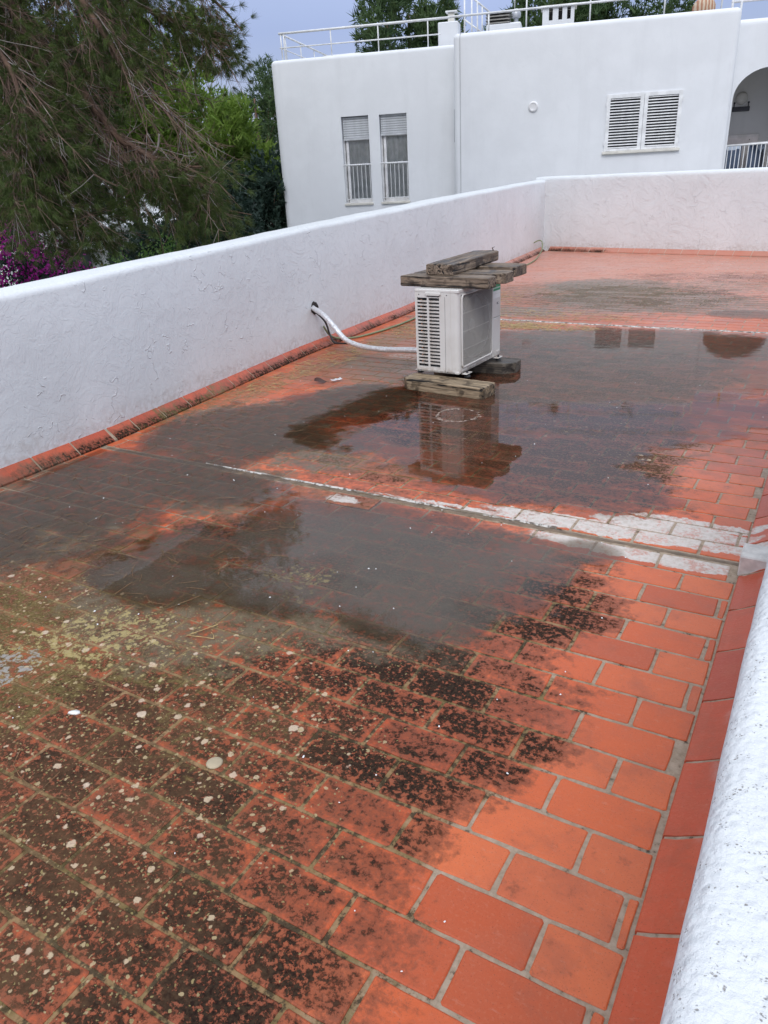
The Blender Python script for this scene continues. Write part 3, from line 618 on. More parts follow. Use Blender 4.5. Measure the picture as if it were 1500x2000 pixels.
# ------------------------------------------------------------------ standing water: marching squares on a depth field
def vnoise(X, Y, scale, seed):
    g = np.random.RandomState(seed).rand(400, 400); x = X * scale + 137.3; y_ = Y * scale + 91.7
    xi = np.floor(x).astype(int) % 399; yi = np.floor(y_).astype(int) % 399; fx_ = x - np.floor(x); fy = y_ - np.floor(y_)
    fx_ = fx_ * fx_ * (3 - 2 * fx_); fy = fy * fy * (3 - 2 * fy)
    return (g[yi, xi] * (1 - fx_) + g[yi, xi + 1] * fx_) * (1 - fy) + (g[yi + 1, xi] * (1 - fx_) + g[yi + 1, xi + 1] * fx_) * fy - .5
def bfield(X, Y, lst):
    out = np.full(X.shape, -1.)
    for cx, cy, rx, ry in lst:
        l = np.sqrt(((X - cx) / rx) ** 2 + ((Y - cy) / ry) ** 2); out = np.maximum(out, 1 - l)
    return out
def water(name, x0, x1, y0, y1, lst, mat, label, step=.0145, amp=.55, clip=None, z=.0034):
    nx = int((x1 - x0) / step) + 1; ny = int((y1 - y0) / step) + 1
    xs = x0 + np.arange(nx) * step; ys_ = y0 + np.arange(ny) * step; X, Y = np.meshgrid(xs, ys_)
    D = bfield(X, Y, lst) + amp * (vnoise(X, Y, 2.3, 1) * .6 + vnoise(X, Y, 6, 2) * .45 + vnoise(X, Y, 17, 3) * .34 + vnoise(X, Y, 43, 4) * .2)
    if clip is not None: D = np.minimum(D, clip(X, Y))
    verts = []; dep = []; tri = []; cache = {}
    def gv(i, j):
        k = (i, j)
        if k not in cache: cache[k] = len(verts); verts.append((xs[i], ys_[j], z)); dep.append(max(D[j, i], 0))
        return cache[k]
    def ev(i, j, i2, j2):
        k = (i, j, i2, j2) if (i, j) < (i2, j2) else (i2, j2, i, j)
        if k not in cache:
            a, b = D[k[1], k[0]], D[k[3], k[2]]; t = a / (a - b) if a != b else .5
            cache[k] = len(verts); verts.append((xs[k[0]] + (xs[k[2]] - xs[k[0]]) * t, ys_[k[1]] + (ys_[k[3]] - ys_[k[1]]) * t, z)); dep.append(0)
        return cache[k]
    pos = D > 0; cells = pos[:-1, :-1] | pos[1:, :-1] | pos[:-1, 1:] | pos[1:, 1:]
    for j, i in zip(*np.nonzero(cells)):
        c = [(i, j), (i + 1, j), (i + 1, j + 1), (i, j + 1)]; poly = []
        for a in range(4):
            p_, q_ = c[a], c[(a + 1) % 4]; pa, pb = pos[p_[1], p_[0]], pos[q_[1], q_[0]]
            if pa: poly.append(gv(*p_))
            if pa != pb: poly.append(ev(*p_, *q_))
        for k in range(1, len(poly) - 1): tri.append((poly[0], poly[k], poly[k + 1]))
    o = raw(name, np.array(verts), np.array(tri), mat, smooth=True)
    a = o.data.attributes.new('depth', 'FLOAT', 'POINT'); a.data.foreach_set('value', np.array(dep, dtype=np.float32))
    tag(o, label, 'puddle'); return o
def mat_water(name, tint, siltc, silt):
    t = NT(name); d = t.n('Attribute', attribute_name='depth').outputs['Fac']; p = t.pos()
    rip = t.math('ADD', t.noise(p, 5, 2), t.math('MULTIPLY', t.noise(p, 23, 2), .15)); nr = t.bump(rip, .16, .004)
    fr = t.n('Fresnel'); fr.inputs[0].default_value = 1.33; t.put(fr.inputs['Normal'], nr)
    tr = t.n('BsdfTransparent'); t.put(tr.inputs[0], t.mix(t.rng(d, 0, .4), (.99, .98, .97), tint))
    wp_ = t.noise(p, 7, 4, .6); ed_ = t.math('ADD', d, t.math('MULTIPLY', t.math('SUBTRACT', wp_, .5), .22))
    df = t.n('BsdfDiffuse'); t.put(df.inputs[0], siltc)
    m1 = t.n('MixShader'); t.put(m1.inputs[0], t.math('MULTIPLY', t.rng(t.math('ADD', d, t.math('MULTIPLY', t.noise(p, 4, 4), .35)), .2, .8), silt)); t.t.links.new(tr.outputs[0], m1.inputs[1]); t.t.links.new(df.outputs[0], m1.inputs[2])
    gl = t.n('BsdfGlossy'); gl.inputs['Roughness'].default_value = .03; t.put(gl.inputs['Normal'], nr)
    m2 = t.n('MixShader'); t.put(m2.inputs[0], t.math('MULTIPLY', fr.outputs[0], t.rng(ed_, -.02, .16, .12, 1))); t.t.links.new(m1.outputs[0], m2.inputs[1]); t.t.links.new(gl.outputs[0], m2.inputs[2])
    t.t.links.new(m2.outputs[0], t.o.inputs[0]); return t.m
M_w1 = mat_water('puddle water with brown silt', (.86, .80, .73), (.15, .127, .105), .34)
M_w2 = mat_water('clear shallow water', (.90, .86, .82), (.10, .085, .07), .10)
M_w0 = mat_water('water film over silt', (.84, .79, .73), (.12, .10, .08), .2)
P_NEAR = [(-1.2, 1.6, .62, .52), (-1.7, 1.72, .75, .42), (-2.25, .97, .45, .27), (-1.75, 1.08, .42, .22), (-.82, 1.82, .3, .27), (-1.95, 1.5, .5, .42), (-1.15, 1.2, .42, .25), (-2.35, 1.25, .3, .35), (-.62, 2.0, .2, .14)]
P_LEFT = [(-3.3, 1.7, .75, 1.0), (-3.5, 1.0, .55, .8), (-3.35, 2.75, .75, .75), (-3.0, 3.7, .55, .6), (-2.75, 1.9, .5, .3)]
P_MID = [(-2.2, 3.7, .8, .8), (-1.6, 3.3, .95, .75), (-1.9, 4.6, 1.1, 1.0), (-1.3, 5.8, 1.7, 1.4), (-.4, 6.4, 1.2, .9), (-2.5, 6.1, 1.1, .75), (-.9, 4.4, .95, .9), (-1.1, 2.75, .85, .42), (-2.5, 3.0, .5, .3)]
ridge_clip = lambda X, Y: np.maximum(0, 0) + np.where(Y < 2.18, (2.142 - Y) * 8, (Y - 2.20) * 8)
water('puddle', -2.9, -.3, .5, 2.15, P_NEAR, M_w1, 'brown silty puddle below the white joint line, mirroring the tree tops', clip=lambda X, Y: (2.14 - Y) * 8, amp=.42)
water('puddle', -4.0, -2.2, -.2, 4.6, P_LEFT, M_w0, 'thin silty film of water along the foot of the left wall', clip=lambda X, Y: (X - np.interp(Y, [-4, 2.3, 5, 7.4], [-3.96, -4.035, -4.30, -4.42]) - .03) * 8, amp=.75)
water('puddle', -3.6, .02, 2.2, 7.2, P_MID, M_w2, 'wide shallow puddle around the air conditioner, mirroring it', clip=lambda X, Y: np.minimum(np.minimum((Y - 2.21) * 8, (7.17 + .02 * np.sin(X * 5) - Y) * 8), (.02 - X) * 8), step=.02, amp=.50)
water('puddle', -1.3, .02, 7.7, 8.7, [(-.6, 8.2, .45, .30), (-.2, 8.1, .4, .2)], M_w2, 'small bright puddle beyond the second joint, near the right wall', step=.02, amp=.35, clip=lambda X, Y: (.02 - X) * 8)

# ------------------------------------------------------------------ outdoor air conditioning unit
AC = empty('air_conditioner', (-2.316, 4.317, .125), R(-2.5))
tag(AC, 'ivory outdoor air conditioner unit held down by old timbers, standing in the puddle', 'air conditioner')
W_, D_, H_ = .387, .777, .655
def acp(mb, name, mat=M_ac, smooth=False, auto=None, parent=None): return mb.build(name, mat, parent or AC, smooth, auto=auto)
# casing: base pan, back, corner wrap, top
rc = .035
def plan_corner(n=8): return [(-rc + rc * math.sin(R(90 * i / n)), rc - rc * math.cos(R(90 * i / n))) for i in range(n + 1)]
cp = [(-.078, 0.)] + plan_corner() + [(0., .040)]
mb = MB(); n = len(cp)
for z in (.0, .640):
    for x, y in cp: mb.v.append((x, y, z))
for i in range(n - 1): mb.f.append((i, i + 1, n + i + 1, n + i))
acp(mb, 'corner_panel', smooth=True, auto=60)
# slotted side: frame members with real gaps
z0, z1 = .042, .590
acp(MB().box(-W_, -.0785, 0, .012, 0, z0).box(-W_, -.0785, 0, .012, z1, .640).box(-W_, -.368, 0, .012, z0, z1).box(-.2785, -.2630, 0, .012, z0, z1).box(-.168, -.0785, 0, .012, z0, z1), 'side_panel')
pitch_s = (z1 - z0) / 20
slat = MB().box(-.370, -.166, .0006, .0114, -.0062, .0062).mesh('grille_slat', M_ac)
for k in range(1, 20): inst(slat, 'grille_slat', AC, (0, 0, z0 + k * pitch_s))
for zc in (.615, .01):
    for xc in (-.35, -.10): acp(MB().lathe([(.004, 0), (.004, .002), (.002, .003)], 8, (xc, -.001, zc), Matrix.Rotation(R(90), 3, 'X')), 'screw', M_iron)
acp(MB().box(-.118, -.1165, -.0012, .0, .01, .60), 'panel_seam', M_dark)
# interior seen through the slots
acp(MB().box(-W_ + .002, -.33, .03, D_ - .02, .02, .62), 'condenser_coil', M_coil)
acp(MB().box(-.325, -.05, .055, .065, .02, .62), 'inner_plate', simple('grey galvanised sheet', (.14, .145, .15), .5, .4))
for zz in (.06, .115, .17, .24, .31, .36, .43, .50, .55):
    acp(MB().tube([(-.352, .022, zz), (-.345, .018, zz + .012), (-.338, .022, zz + .022)], .006, 6), 'copper_bend', simple('copper pipe', (.55, .24, .12), .35, .8))
acp(MB().box(-W_, -.0, .0, D_, -.0, .012).box(-W_, -W_ + .006, .012, D_, .012, .640).box(-W_, -.0, D_ - .006, D_, .012, .640), 'base_pan')
acp(MB().rbox(-W_ - .003, .003, -.003, D_ + .003, .630, .657, .006), 'top_panel')
acp(MB().rbox(-.29, -.15, -.013, .002, .612, .634, .005).box(-.28, -.16, -.0145, -.013, .610, .616), 'handle')
acp(MB().box(-.275, -.165, -.0032, -.0028, .600, .612), 'handle_recess', M_dark)
# fan face (x = 0 plane): frame, wire grille, fan
fy0, fy1, fz0, fz1 = .048, .600, .045, .612
acp(MB().box(-.012, 0, .0405, fy0, 0, .630).box(-.012, 0, fy0, fy1, 0, fz0).box(-.012, 0, fy0, fy1, fz1, .630), 'front_panel')
rim = []
for (cy_, cz_, a0) in ((fy1 - .03, fz1 - .03, 0), (fy0 + .03, fz1 - .03, 90), (fy0 + .03, fz0 + .03, 180), (fy1 - .03, fz0 + .03, 270)):
    for i in range(5): a = R(a0 + 22.5 * i); rim.append((.008, cy_ + .03 * math.cos(a), cz_ + .03 * math.sin(a)))
acp(MB().tube(rim + [rim[0], rim[1]], .0075, 6, False), 'grille_rim', smooth=True)
wire = MB().tube([(.006, 0, fz0 + .006), (.012, 0, fz0 + .05), (.014, 0, (fz0 + fz1) / 2), (.012, 0, fz1 - .05), (.006, 0, fz1 - .006)], .0017, 5).mesh('grille_wire', M_ac)
for k in range(1, 36): inst(wire, 'grille_wire', AC, (0, fy0 + (fy1 - fy0) * k / 36, 0))
cross = MB().tube([(.006, fy0 + .004, 0), (.014, fy0 + .06, 0), (.0155, (fy0 + fy1) / 2, 0), (.014, fy1 - .06, 0), (.006, fy1 - .004, 0)], .0014, 5).mesh('grille_bar', M_ac)
for k in (1, 2, 3): inst(cross, 'grille_bar', AC, (0, 0, fz0 + (fz1 - fz0) * k / 4))
ring = MB().lathe([(.262, 0), (.262, .05), (.245, .05), (.245, 0)], 40, (-.055, (fy0 + fy1) / 2, (fz0 + fz1) / 2), Matrix.Rotation(R(90), 3, 'Y')); acp(ring, 'fan_shroud', simple('inner grey casing', (.055, .055, .054), .7), True, 40)
fan = MB(); 
for b in range(3):
    for k in range(6):
        a0, a1 = R(b * 120 + k * 13), R(b * 120 + (k + 1) * 13); za, zb = -.03 + .010 * k, -.03 + .010 * (k + 1)
        o_ = len(fan.v)
        for (r1_, a_, x_) in ((.05, a0, za * .6), (.225, a0, za), (.225, a1, zb), (.05, a1, zb * .6)): fan.v.append((-.065 + x_, (fy0 + fy1) / 2 + r1_ * math.cos(a_), (fz0 + fz1) / 2 + r1_ * math.sin(a_)))
        fan.f.append((o_, o_ + 1, o_ + 2, o_ + 3))
fan_o = acp(fan, 'fan_blade', simple('pale grey fan blade', (.055, .055, .054), .7)); 
acp(MB().lathe([(.055, -.02), (.055, .02), (.03, .035)], 20, (-.065, (fy0 + fy1) / 2, (fz0 + fz1) / 2), Matrix.Rotation(R(90), 3, 'Y')), 'fan_hub', simple('grey fan hub', (.055, .055, .054), .7), True, 40)
acp(MB().box(-.30, -.292, .06, .64, .02, .62), 'back_coil', M_coil)
# service side panel with label
acp(MB().box(-.012, 0, fy1, .610, 0, .630).rbox(-.012, .004, .612, D_ - .002, .335, .628, .003).rbox(-.012, .004, .612, D_ - .002, .004, .330, .003), 'service_panel')
acp(MB().box(.0042, .0048, .618, D_ - .012, .556, .622), 'energy_label', M_green)
acp(MB().box(.0049, .0053, .620, D_ - .014, .573, .583), 'label_stripe', M_pale)
acp(MB().box(.0042, .0048, .618, D_ - .012, .532, .552).box(.0042, .0048, .618, D_ - .012, .495, .528), 'paper_label', simple('white paper label', (.78, .78, .76), .6))
acp(MB().box(.0044, .0050, .70, .708, .440, .458).box(.0044, .0050, .712, .716, .440, .458).box(.0044, .0050, .72, .735, .440, .443).box(.0044, .0050, .72, .735, .455, .458), 'small_lettering', M_iron)
acp(MB().rbox(.004, .012, .70, .75, .03, .045, .002), 'cable_clip', M_ac)
# feet: brackets reaching past the fan side and the back, bolts and rubber pads
for fyc in (.095, .690):
    for fxc, sg in ((.028, 1), (-W_ - .022, -1)):
        ft_ = MB().rbox(fxc - .028 if sg > 0 else fxc - .022, fxc + .022 if sg > 0 else fxc + .028, fyc - .05, fyc + .05, -.010, -.005, .002)
        br = acp(ft_, 'mounting_foot')
        o1 = MB().lathe([(.006, -.028), (.006, .012)], 8, (fxc, fyc, 0)).lathe([(.011, -.004), (.011, .004)], 6, (fxc, fyc, 0)).build('bolt', M_iron, br)
        o2 = MB().lathe([(.026, -.039), (.027, -.032), (.021, -.022), (.012, -.018)], 16, (fxc, fyc, 0)).build('rubber_pad', M_black, br, True, auto=50)

# ------------------------------------------------------------------ timbers
def timber(name_lbl, mat, c, L_, W2, H2, rz, chamfer_right=(.0, .0), chamfer_left=(.0, .0), grp=None, seed=0, tilt=(0, 0), chf=None):
    """box beam, ends optionally cut diagonally (front corner, back corner cut lengths)"""
    fr_, br_ = chamfer_right; fl_, bl_ = chamfer_left; hx, hy = L_ / 2, W2 / 2
    out = [(-hx + fl_, -hy), (hx - fr_, -hy)] + ([(hx, -hy + fr_ * .75)] if fr_ else []) + ([(hx, hy - br_ * .75)] if br_ else []) + [(hx - br_, hy), (-hx + bl_, hy)] + ([(-hx, hy - bl_ * .75)] if bl_ else []) + ([(-hx, -hy + fl_ * .75)] if fl_ else [])
    # densify the long sides
    pts = []
    for a, b in zip(out, out[1:] + out[:1]):
        l = math.hypot(b[0] - a[0], b[1] - a[1]); k = max(1, int(l / .05))
        for i in range(k): pts.append((a[0] + (b[0] - a[0]) * i / k, a[1] + (b[1] - a[1]) * i / k))
    n = len(pts); rr = random.Random(seed); mb = MB(); b_ = .006
    for (z, s_) in ((0, b_), (b_, 0), (H2 * .35, 0), (H2 * .7, 0), (H2 - b_, 0), (H2, b_)):
        for x, y in pts:
            mb.v.append((x * (1 - s_ / hx) + rr.gauss(0, .0011), y * (1 - s_ / hy) + rr.gauss(0, .0011), z + rr.gauss(0, .0008)))
    for k in range(5):
        for i in range(n): j = (i + 1) % n; mb.f.append((k * n + i, k * n + j, (k + 1) * n + j, (k + 1) * n + i))
    mb.f += [tuple(reversed(range(n))), tuple(range(5 * n, 6 * n))]
    o = mb.build('timber', mat, None, False, c); o.rotation_euler = (tilt[0], tilt[1], rz)
    tag(o, name_lbl, 'timber', grp); return o
G_ = 'old timbers under and on the air conditioner'
timber('pale grained timber block lying in the puddle under the slotted side of the unit', M_woodmats[1], (-2.385, 4.245, -.006), .755, .20, .098, R(-6), (.03, .0), (.05, .03), G_, 1)
timber('dark wet timber block under the far end of the unit', M_woodmats[2], (-2.45, 4.985, -.006), .74, .24, .098, R(4), (.10, .03), (.02, .02), G_, 2)
timber('nearest of three timbers across the unit top, its front edge overhanging', M_woodmats[0], (-2.475, 4.485, .786), .79, .185, .080, R(-4), (.0, .07), (.0, .05), G_, 3)
timber('middle timber of the three laid across the unit top', M_woodmats[0], (-2.46, 4.735, .786), .79, .25, .080, R(-2), (.10, .03), (.0, .06), G_, 4)
timber('farthest of three timbers across the unit top, sticking out past the others', M_woodmats[0], (-2.52, 5.16, .786), .80, .27, .084, R(-3), (.04, .02), (.03, .03), G_, 5)
timber('single timber lying lengthwise on top of the three crosswise ones', M_wood_dark if False else M_woodmats[0], (-2.562, 4.985, .869), .99, .235, .082, R(90.5), (.03, .05), (.0, .0), G_, 6, (R(.6), R(-.3)))
# splinter on the top timber
o = MB().tube([(-2.50, 5.46, .948), (-2.51, 5.455, .975), (-2.485, 5.45, .985)], [.006, .005, .002], 5).build('wood_splinter', M_woodmats[2]); tag(o, 'small dark splinter standing up at the end of the top timber', 'splinter')

# ------------------------------------------------------------------ silver pipe, hoses, hole
def spline(pts, n=8):
    pts = [Vector(p) for p in pts]; out = []
    for i in range(len(pts) - 1):
        p0 = pts[max(i - 1, 0)]; p1 = pts[i]; p2 = pts[i + 1]; p3 = pts[min(i + 2, len(pts) - 1)]
        for k in range(n):
            t = k / n; out.append(.5 * ((2 * p1) + (p2 - p0) * t + (2 * p0 - 5 * p1 + 4 * p2 - p3) * t * t + (3 * p1 - p0 - 3 * p2 + p3) * t ** 3))
    return out + [pts[-1]]
def mat_foil():
    t = NT('crinkled aluminium tape'); p = t.obj(); n = t.noise(p, 38, 5, .7); v = t.voro(p, 45)
    c = t.mix(t.rng(n, .35, .7), (.70, .71, .73), (.88, .89, .91)); h = t.math('ADD', n, t.math('MULTIPLY', v.outputs['Distance'], .7))
    t.bsdf(c, .36, t.bump(h, .7, .007), .5, .55); return t.m
M_foil = mat_foil()
pp = spline([(-4.55, 5.36, .47), (-4.40, 5.28, .415), (-4.22, 5.20, .365), (-4.06, 5.14, .27), (-3.90, 5.08, .165), (-3.70, 5.02, .125), (-3.4, 4.92, .13), (-3.05, 4.83, .165), (-2.72, 4.75, .19)], 10)
rs_ = [.025 + .0012 * math.sin(i * 1.9) + rnd.uniform(-.001, .001) for i in range(len(pp))]
o = MB().tube(pp, rs_, 14).build('insulated_pipe', M_foil, None, True); tag(o, 'silver foil wrapped pipe running from the wall hole to the unit', 'pipe')
prt = o
MB().tube(spline([(-4.395, 5.30, .38), (-4.33, 5.38, .26), (-4.31, 5.42, .12), (-4.22, 5.36, .055), (-4.08, 5.28, .07), (-3.9, 5.20, .10)]), .010, 8).build('black_cable', M_black, prt, True)
wrapm = MB().tube([(0, 0, 0), (.012, 0, 0)], .0275, 14, True).mesh('tape_band', M_foil)
for k in (24, 46, 62):
    d_ = (pp[k + 1] - pp[k]).normalized(); q = d_.to_track_quat('X', 'Z'); inst(wrapm, 'tape_band', prt, pp[k], q.to_euler())
# the ragged hole: dark disc collar recessed in the wall
hole = MB(); nh = 18; cxh = (-4.405, 5.315, .408)
ring_o = [(.0, (.068 + rnd.uniform(-.01, .01)) * math.cos(2 * math.pi * k / nh), (.062 + rnd.uniform(-.01, .01)) * math.sin(2 * math.pi * k / nh)) for k in range(nh)]
hole.add([(0.010, 0, 0)] + [(0.010, y, z) for _, y, z in ring_o] + [(-.05, y * .8, z * .8) for _, y, z in ring_o],
         [(0, 1 + k, 1 + (k + 1) % nh) for k in range(nh)] + [(1 + k, 1 + nh + k, 1 + nh + (k + 1) % nh, 1 + (k + 1) % nh) for k in range(nh)])
ho = hole.build('pipe_hole', simple('dark broken plaster hole', (.035, .03, .028), .9, bump=.5), None, False, cxh); ho.rotation_euler = (0, 0, R(6)); under(ho, wl)
M_hose = simple('dull green hose', (.20, .24, .13), .5)
hz = lambda x, y, z: (x, y, z)
o = MB().tube(spline([(-5.12, 13.86, .22), (-5.04, 13.90, .26), (-4.95, 13.85, .24), (-4.86, 13.6, .12), (-4.80, 13.2, .03), (-4.70, 12.7, .015), (-4.62, 12.0, .012), (-4.55, 11.0, .012), (-4.42, 9.8, .012), (-4.32, 8.6, .012), (-4.22, 7.6, .012), (-4.15, 6.9, .012), (-4.16, 6.3, .012), (-4.24, 5.85, .014), (-4.34, 5.62, .04), (-4.37, 5.50, .10), (-4.38, 5.42, .2)]), .011, 8).build('garden_hose', M_hose, None, True)
tag(o, 'thin green hose lying along the left wall from the far corner', 'hose')

# ------------------------------------------------------------------ small litter
o = MB(); ang = 0
pts_ = [(a_ * .62, b_ * .62) for a_, b_ in [(.0, .0), (.035, .012), (.06, .004), (.068, -.012), (.05, -.022), (.02, -.020), (-.005, -.012)]]
vs_ = [(x, y, .006) for x, y in pts_] + [(x * .9 + .003, y * .9, .013) for x, y in pts_]
o.add(vs_, [tuple(reversed(range(7))), tuple(range(7, 14))] + [(i, (i + 1) % 7, 7 + (i + 1) % 7, 7 + i) for i in range(7)])
o = o.build('shell_fragment', simple('white shell', (.82, .82, .80), .35), None, True, (-1.84, .13, -.003)); o.rotation_euler = (0, .05, .5); tag(o, 'bright white shell fragment lying on the lichened tiles', 'shell')
st = MB(); st.lathe([(.0255, 0), (.0265, .002), (.022, .005), (.010, .0062)], 14); st = st.build('flat_pebble', simple('buff stone', (.42, .35, .24), .8, bump=.4), None, True, (-1.225, .18, -.002)); tag(st, 'round buff pebble stuck flat to a dark tile', 'pebble')
lf = MB(); nn = 9
for i in range(nn):
    t_ = i / (nn - 1); w_ = .032 * math.sin(math.pi * min(1, t_ * 1.1 + .04)) + .002
    lf.v += [(-.07 + .14 * t_, -w_, .006 + .012 * math.sin(t_ * 5)), (-.07 + .14 * t_, 0, .002 + .01 * math.sin(t_ * 5)), (-.07 + .14 * t_, w_, .012 + .014 * math.cos(t_ * 4))]
for i in range(nn - 1): lf.f += [(3 * i, 3 * i + 3, 3 * i + 4, 3 * i + 1), (3 * i + 1, 3 * i + 4, 3 * i + 5, 3 * i + 2)]
o = lf.build('dead_leaf', simple('dark red dead leaf', (.07, .028, .02), .6), None, True, (-3.53, 4.12, .012)); o.rotation_euler = (.5, .2, .9); tag(o, 'curled dark leaf standing in the silt beside a scrap of foil', 'leaf')
fo_ = MB(); 
for i in range(5):
    for j in range(5): fo_.v.append((-.05 + .025 * i + rnd.uniform(-.008, .008), -.02 + .010 * j, .008 + rnd.uniform(0, .016)))
for i in range(4):
    for j in range(4): fo_.f.append((5 * i + j, 5 * i + j + 5, 5 * i + j + 6, 5 * i + j + 1))
o = fo_.build('foil_scrap', M_foil, None, False, (-3.43, 4.2, .006)); o.rotation_euler = (0, 0, 1.0); tag(o, 'crumpled scrap of silver foil beside the dark leaf', 'foil')
# pale round mark with a worn rim under the water
mk = MB(); n = 40
for r_k, z in ((.165, .0042), (.158, .0052), (.138, .0052), (.09, .0046), (.02, .0046)):
    for k in range(n): a = 2 * math.pi * k / n; j_ = 1 + .05 * math.sin(3 * a + 1) + .02 * math.sin(11 * a); mk.v.append((r_k * j_ * math.cos(a), r_k * j_ * math.sin(a), z))
for q in range(4):
    for k in range(n): mk.f.append((q * n + k, q * n + (k + 1) % n, (q + 1) * n + (k + 1) % n, (q + 1) * n + k))
def mat_mark():
    t = NT('lime ring'); p = t.obj(); n_ = t.noise(p, 30, 5, .7); rad = t.vm('LENGTH', p); f = t.rng(t.math('ADD', n_, t.rng(rad, .12, .15, -.13, .04)), .46, .62, 0, .55)
    b = t.bsdf(t.mix(n_, (.55, .42, .34), (.66, .55, .47)), .5); tr = t.n('BsdfTransparent'); m_ = t.n('MixShader'); t.put(m_.inputs[0], f)
    t.t.links.new(tr.outputs[0], m_.inputs[1]); t.t.links.new(b.outputs[0], m_.inputs[2]); t.t.links.new(m_.outputs[0], t.o.inputs[0]); return t.m
o = mk.build('lime_ring', mat_mark(), None, True, (-2.03, 3.68, 0)); tag(o, 'pale round lime mark on the floor in front of the unit', 'mark')
dk = MB(); 
for r_k in (.0, .125):
    pass
dk.lathe([(.124, .0040), (.10, .0043)], 40)
# pine needles, twigs and chips: nobody could count them
def needles(n, areas, name, mat, lmin, lmax, wd, label, z=.006, cat='needles'):
    V = []; T = []; k = 0
    for i in range(n):
        cx, cy, rx, ry = areas[nrs.randint(len(areas))]
        a = nrs.uniform(0, 2 * math.pi); q = math.sqrt(nrs.uniform(0, 1)); x = cx + rx * q * math.cos(a); y = cy + ry * q * math.sin(a)
        if x < xl(y) + .03 or x > .0: continue
        L_ = nrs.uniform(lmin, lmax); a = nrs.uniform(0, math.pi); bend = nrs.uniform(-.25, .25)
        d = np.array([math.cos(a), math.sin(a)]); nn_ = np.array([-d[1], d[0]]) ; w = wd * nrs.uniform(.7, 1.3); p = np.array([x, y]); z_ = z + nrs.uniform(0, .003)
        m = p + d * L_ / 2 + nn_ * bend * L_ * .3; e_ = p + d * L_
        for (s_, f_) in ((p, m), (m, e_)):
            V += [(*(s_ - nn_ * w), z_), (*(f_ - nn_ * w), z_), (*(f_ + nn_ * w), z_), (*(s_ + nn_ * w), z_), (*((s_ + f_) / 2), z_ + w * 1.5)]
            T += [(k, k + 1, k + 4), (k + 1, k + 2, k + 4), (k + 2, k + 3, k + 4), (k + 3, k, k + 4)]; k += 5
    o = raw(name, np.array(V), np.array(T), mat); tag(o, label, cat, kind='stuff'); return o
M_needle = simple('brown pine needle', (.20, .11, .05), .7, var=.4, scale=30)
M_needle2 = simple('straw pine needle', (.42, .30, .13), .7, var=.35, scale=30)
needles(520, [(-3.4, 1.4, .8, 1.2), (-3.5, 2.6, .6, .9), (-2.6, .7, .9, .8), (-2.2, .2, .8, .6), (-3.8, 3.6, .3, 1.6), (-2.8, 1.6, 1, .8)], 'needle_litter', M_needle, .05, .13, .0011, 'scattered brown pine needles on the silted left side of the floor')
needles(1500, [(-3.0, 6.95, .6, .22), (-2.5, 6.93, .6, .20), (-3.6, 6.4, .5, .5), (-3.95, 4.6, .2, 1.2), (-3.8, 8.5, .4, .8), (-2.9, 7.6, 1.2, .3)], 'straw_litter', M_needle2, .05, .12, .0016, 'straw coloured needles drifted against the second joint')
V = []; T = []; k = 0
for i in range(110):
    if i < 70: x, y = nrs.uniform(-3.4, -.3), nrs.uniform(-.4, 2.4)
    else: x, y = nrs.uniform(-3.8, 0), nrs.uniform(2, 6)
    s_ = nrs.uniform(.001, .0028); a = nrs.uniform(0, 6.28); c_, n_ = math.cos(a), math.sin(a); l_ = nrs.uniform(1, 2.2)
    q = [(-s_ * l_, -s_), (s_ * l_, -s_), (s_ * l_, s_), (-s_ * l_, s_)]; q = [(x + c_ * u - n_ * v, y + n_ * u + c_ * v) for u, v in q]
    V += [(*p_, .003) for p_ in q] + [(x, y, .005 + s_)]; T += [(k, k + 1, k + 4), (k + 1, k + 2, k + 4), (k + 2, k + 3, k + 4), (k + 3, k, k + 4)]; k += 5
o = raw('paint_flecks', np.array(V), np.array(T), M_whitep); tag(o, 'tiny white flecks of fallen paint strewn over the tiles', 'flecks', kind='stuff')
# twig trio by the puddle edge
tw = MB()
for a, b in (((0, 0), (.115, .03)), ((0, 0), (.06, .115)), ((.115, .03), (.075, .06))): tw.tube([(a[0], a[1], .007), ((a[0] + b[0]) / 2 + .006, (a[1] + b[1]) / 2, .010), (b[0], b[1], .007)], .0016, 5)
o = tw.build('dry_twig', M_needle2, None, False, (-1.80, .66, 0)); tag(o, 'forked straw coloured twig at the edge of the brown puddle', 'twig')

# ------------------------------------------------------------------ the white building beyond
BA = R(18); BU = Vector((math.cos(BA), math.sin(BA), 0)); BN = Vector((-BU.y, BU.x, 0)); B0 = Vector((-11.30, 17.72, 0))
house = empty('apartment_building', B0, BA); tag(house, 'large white rendered building beyond the terrace with rounded edges', 'building')
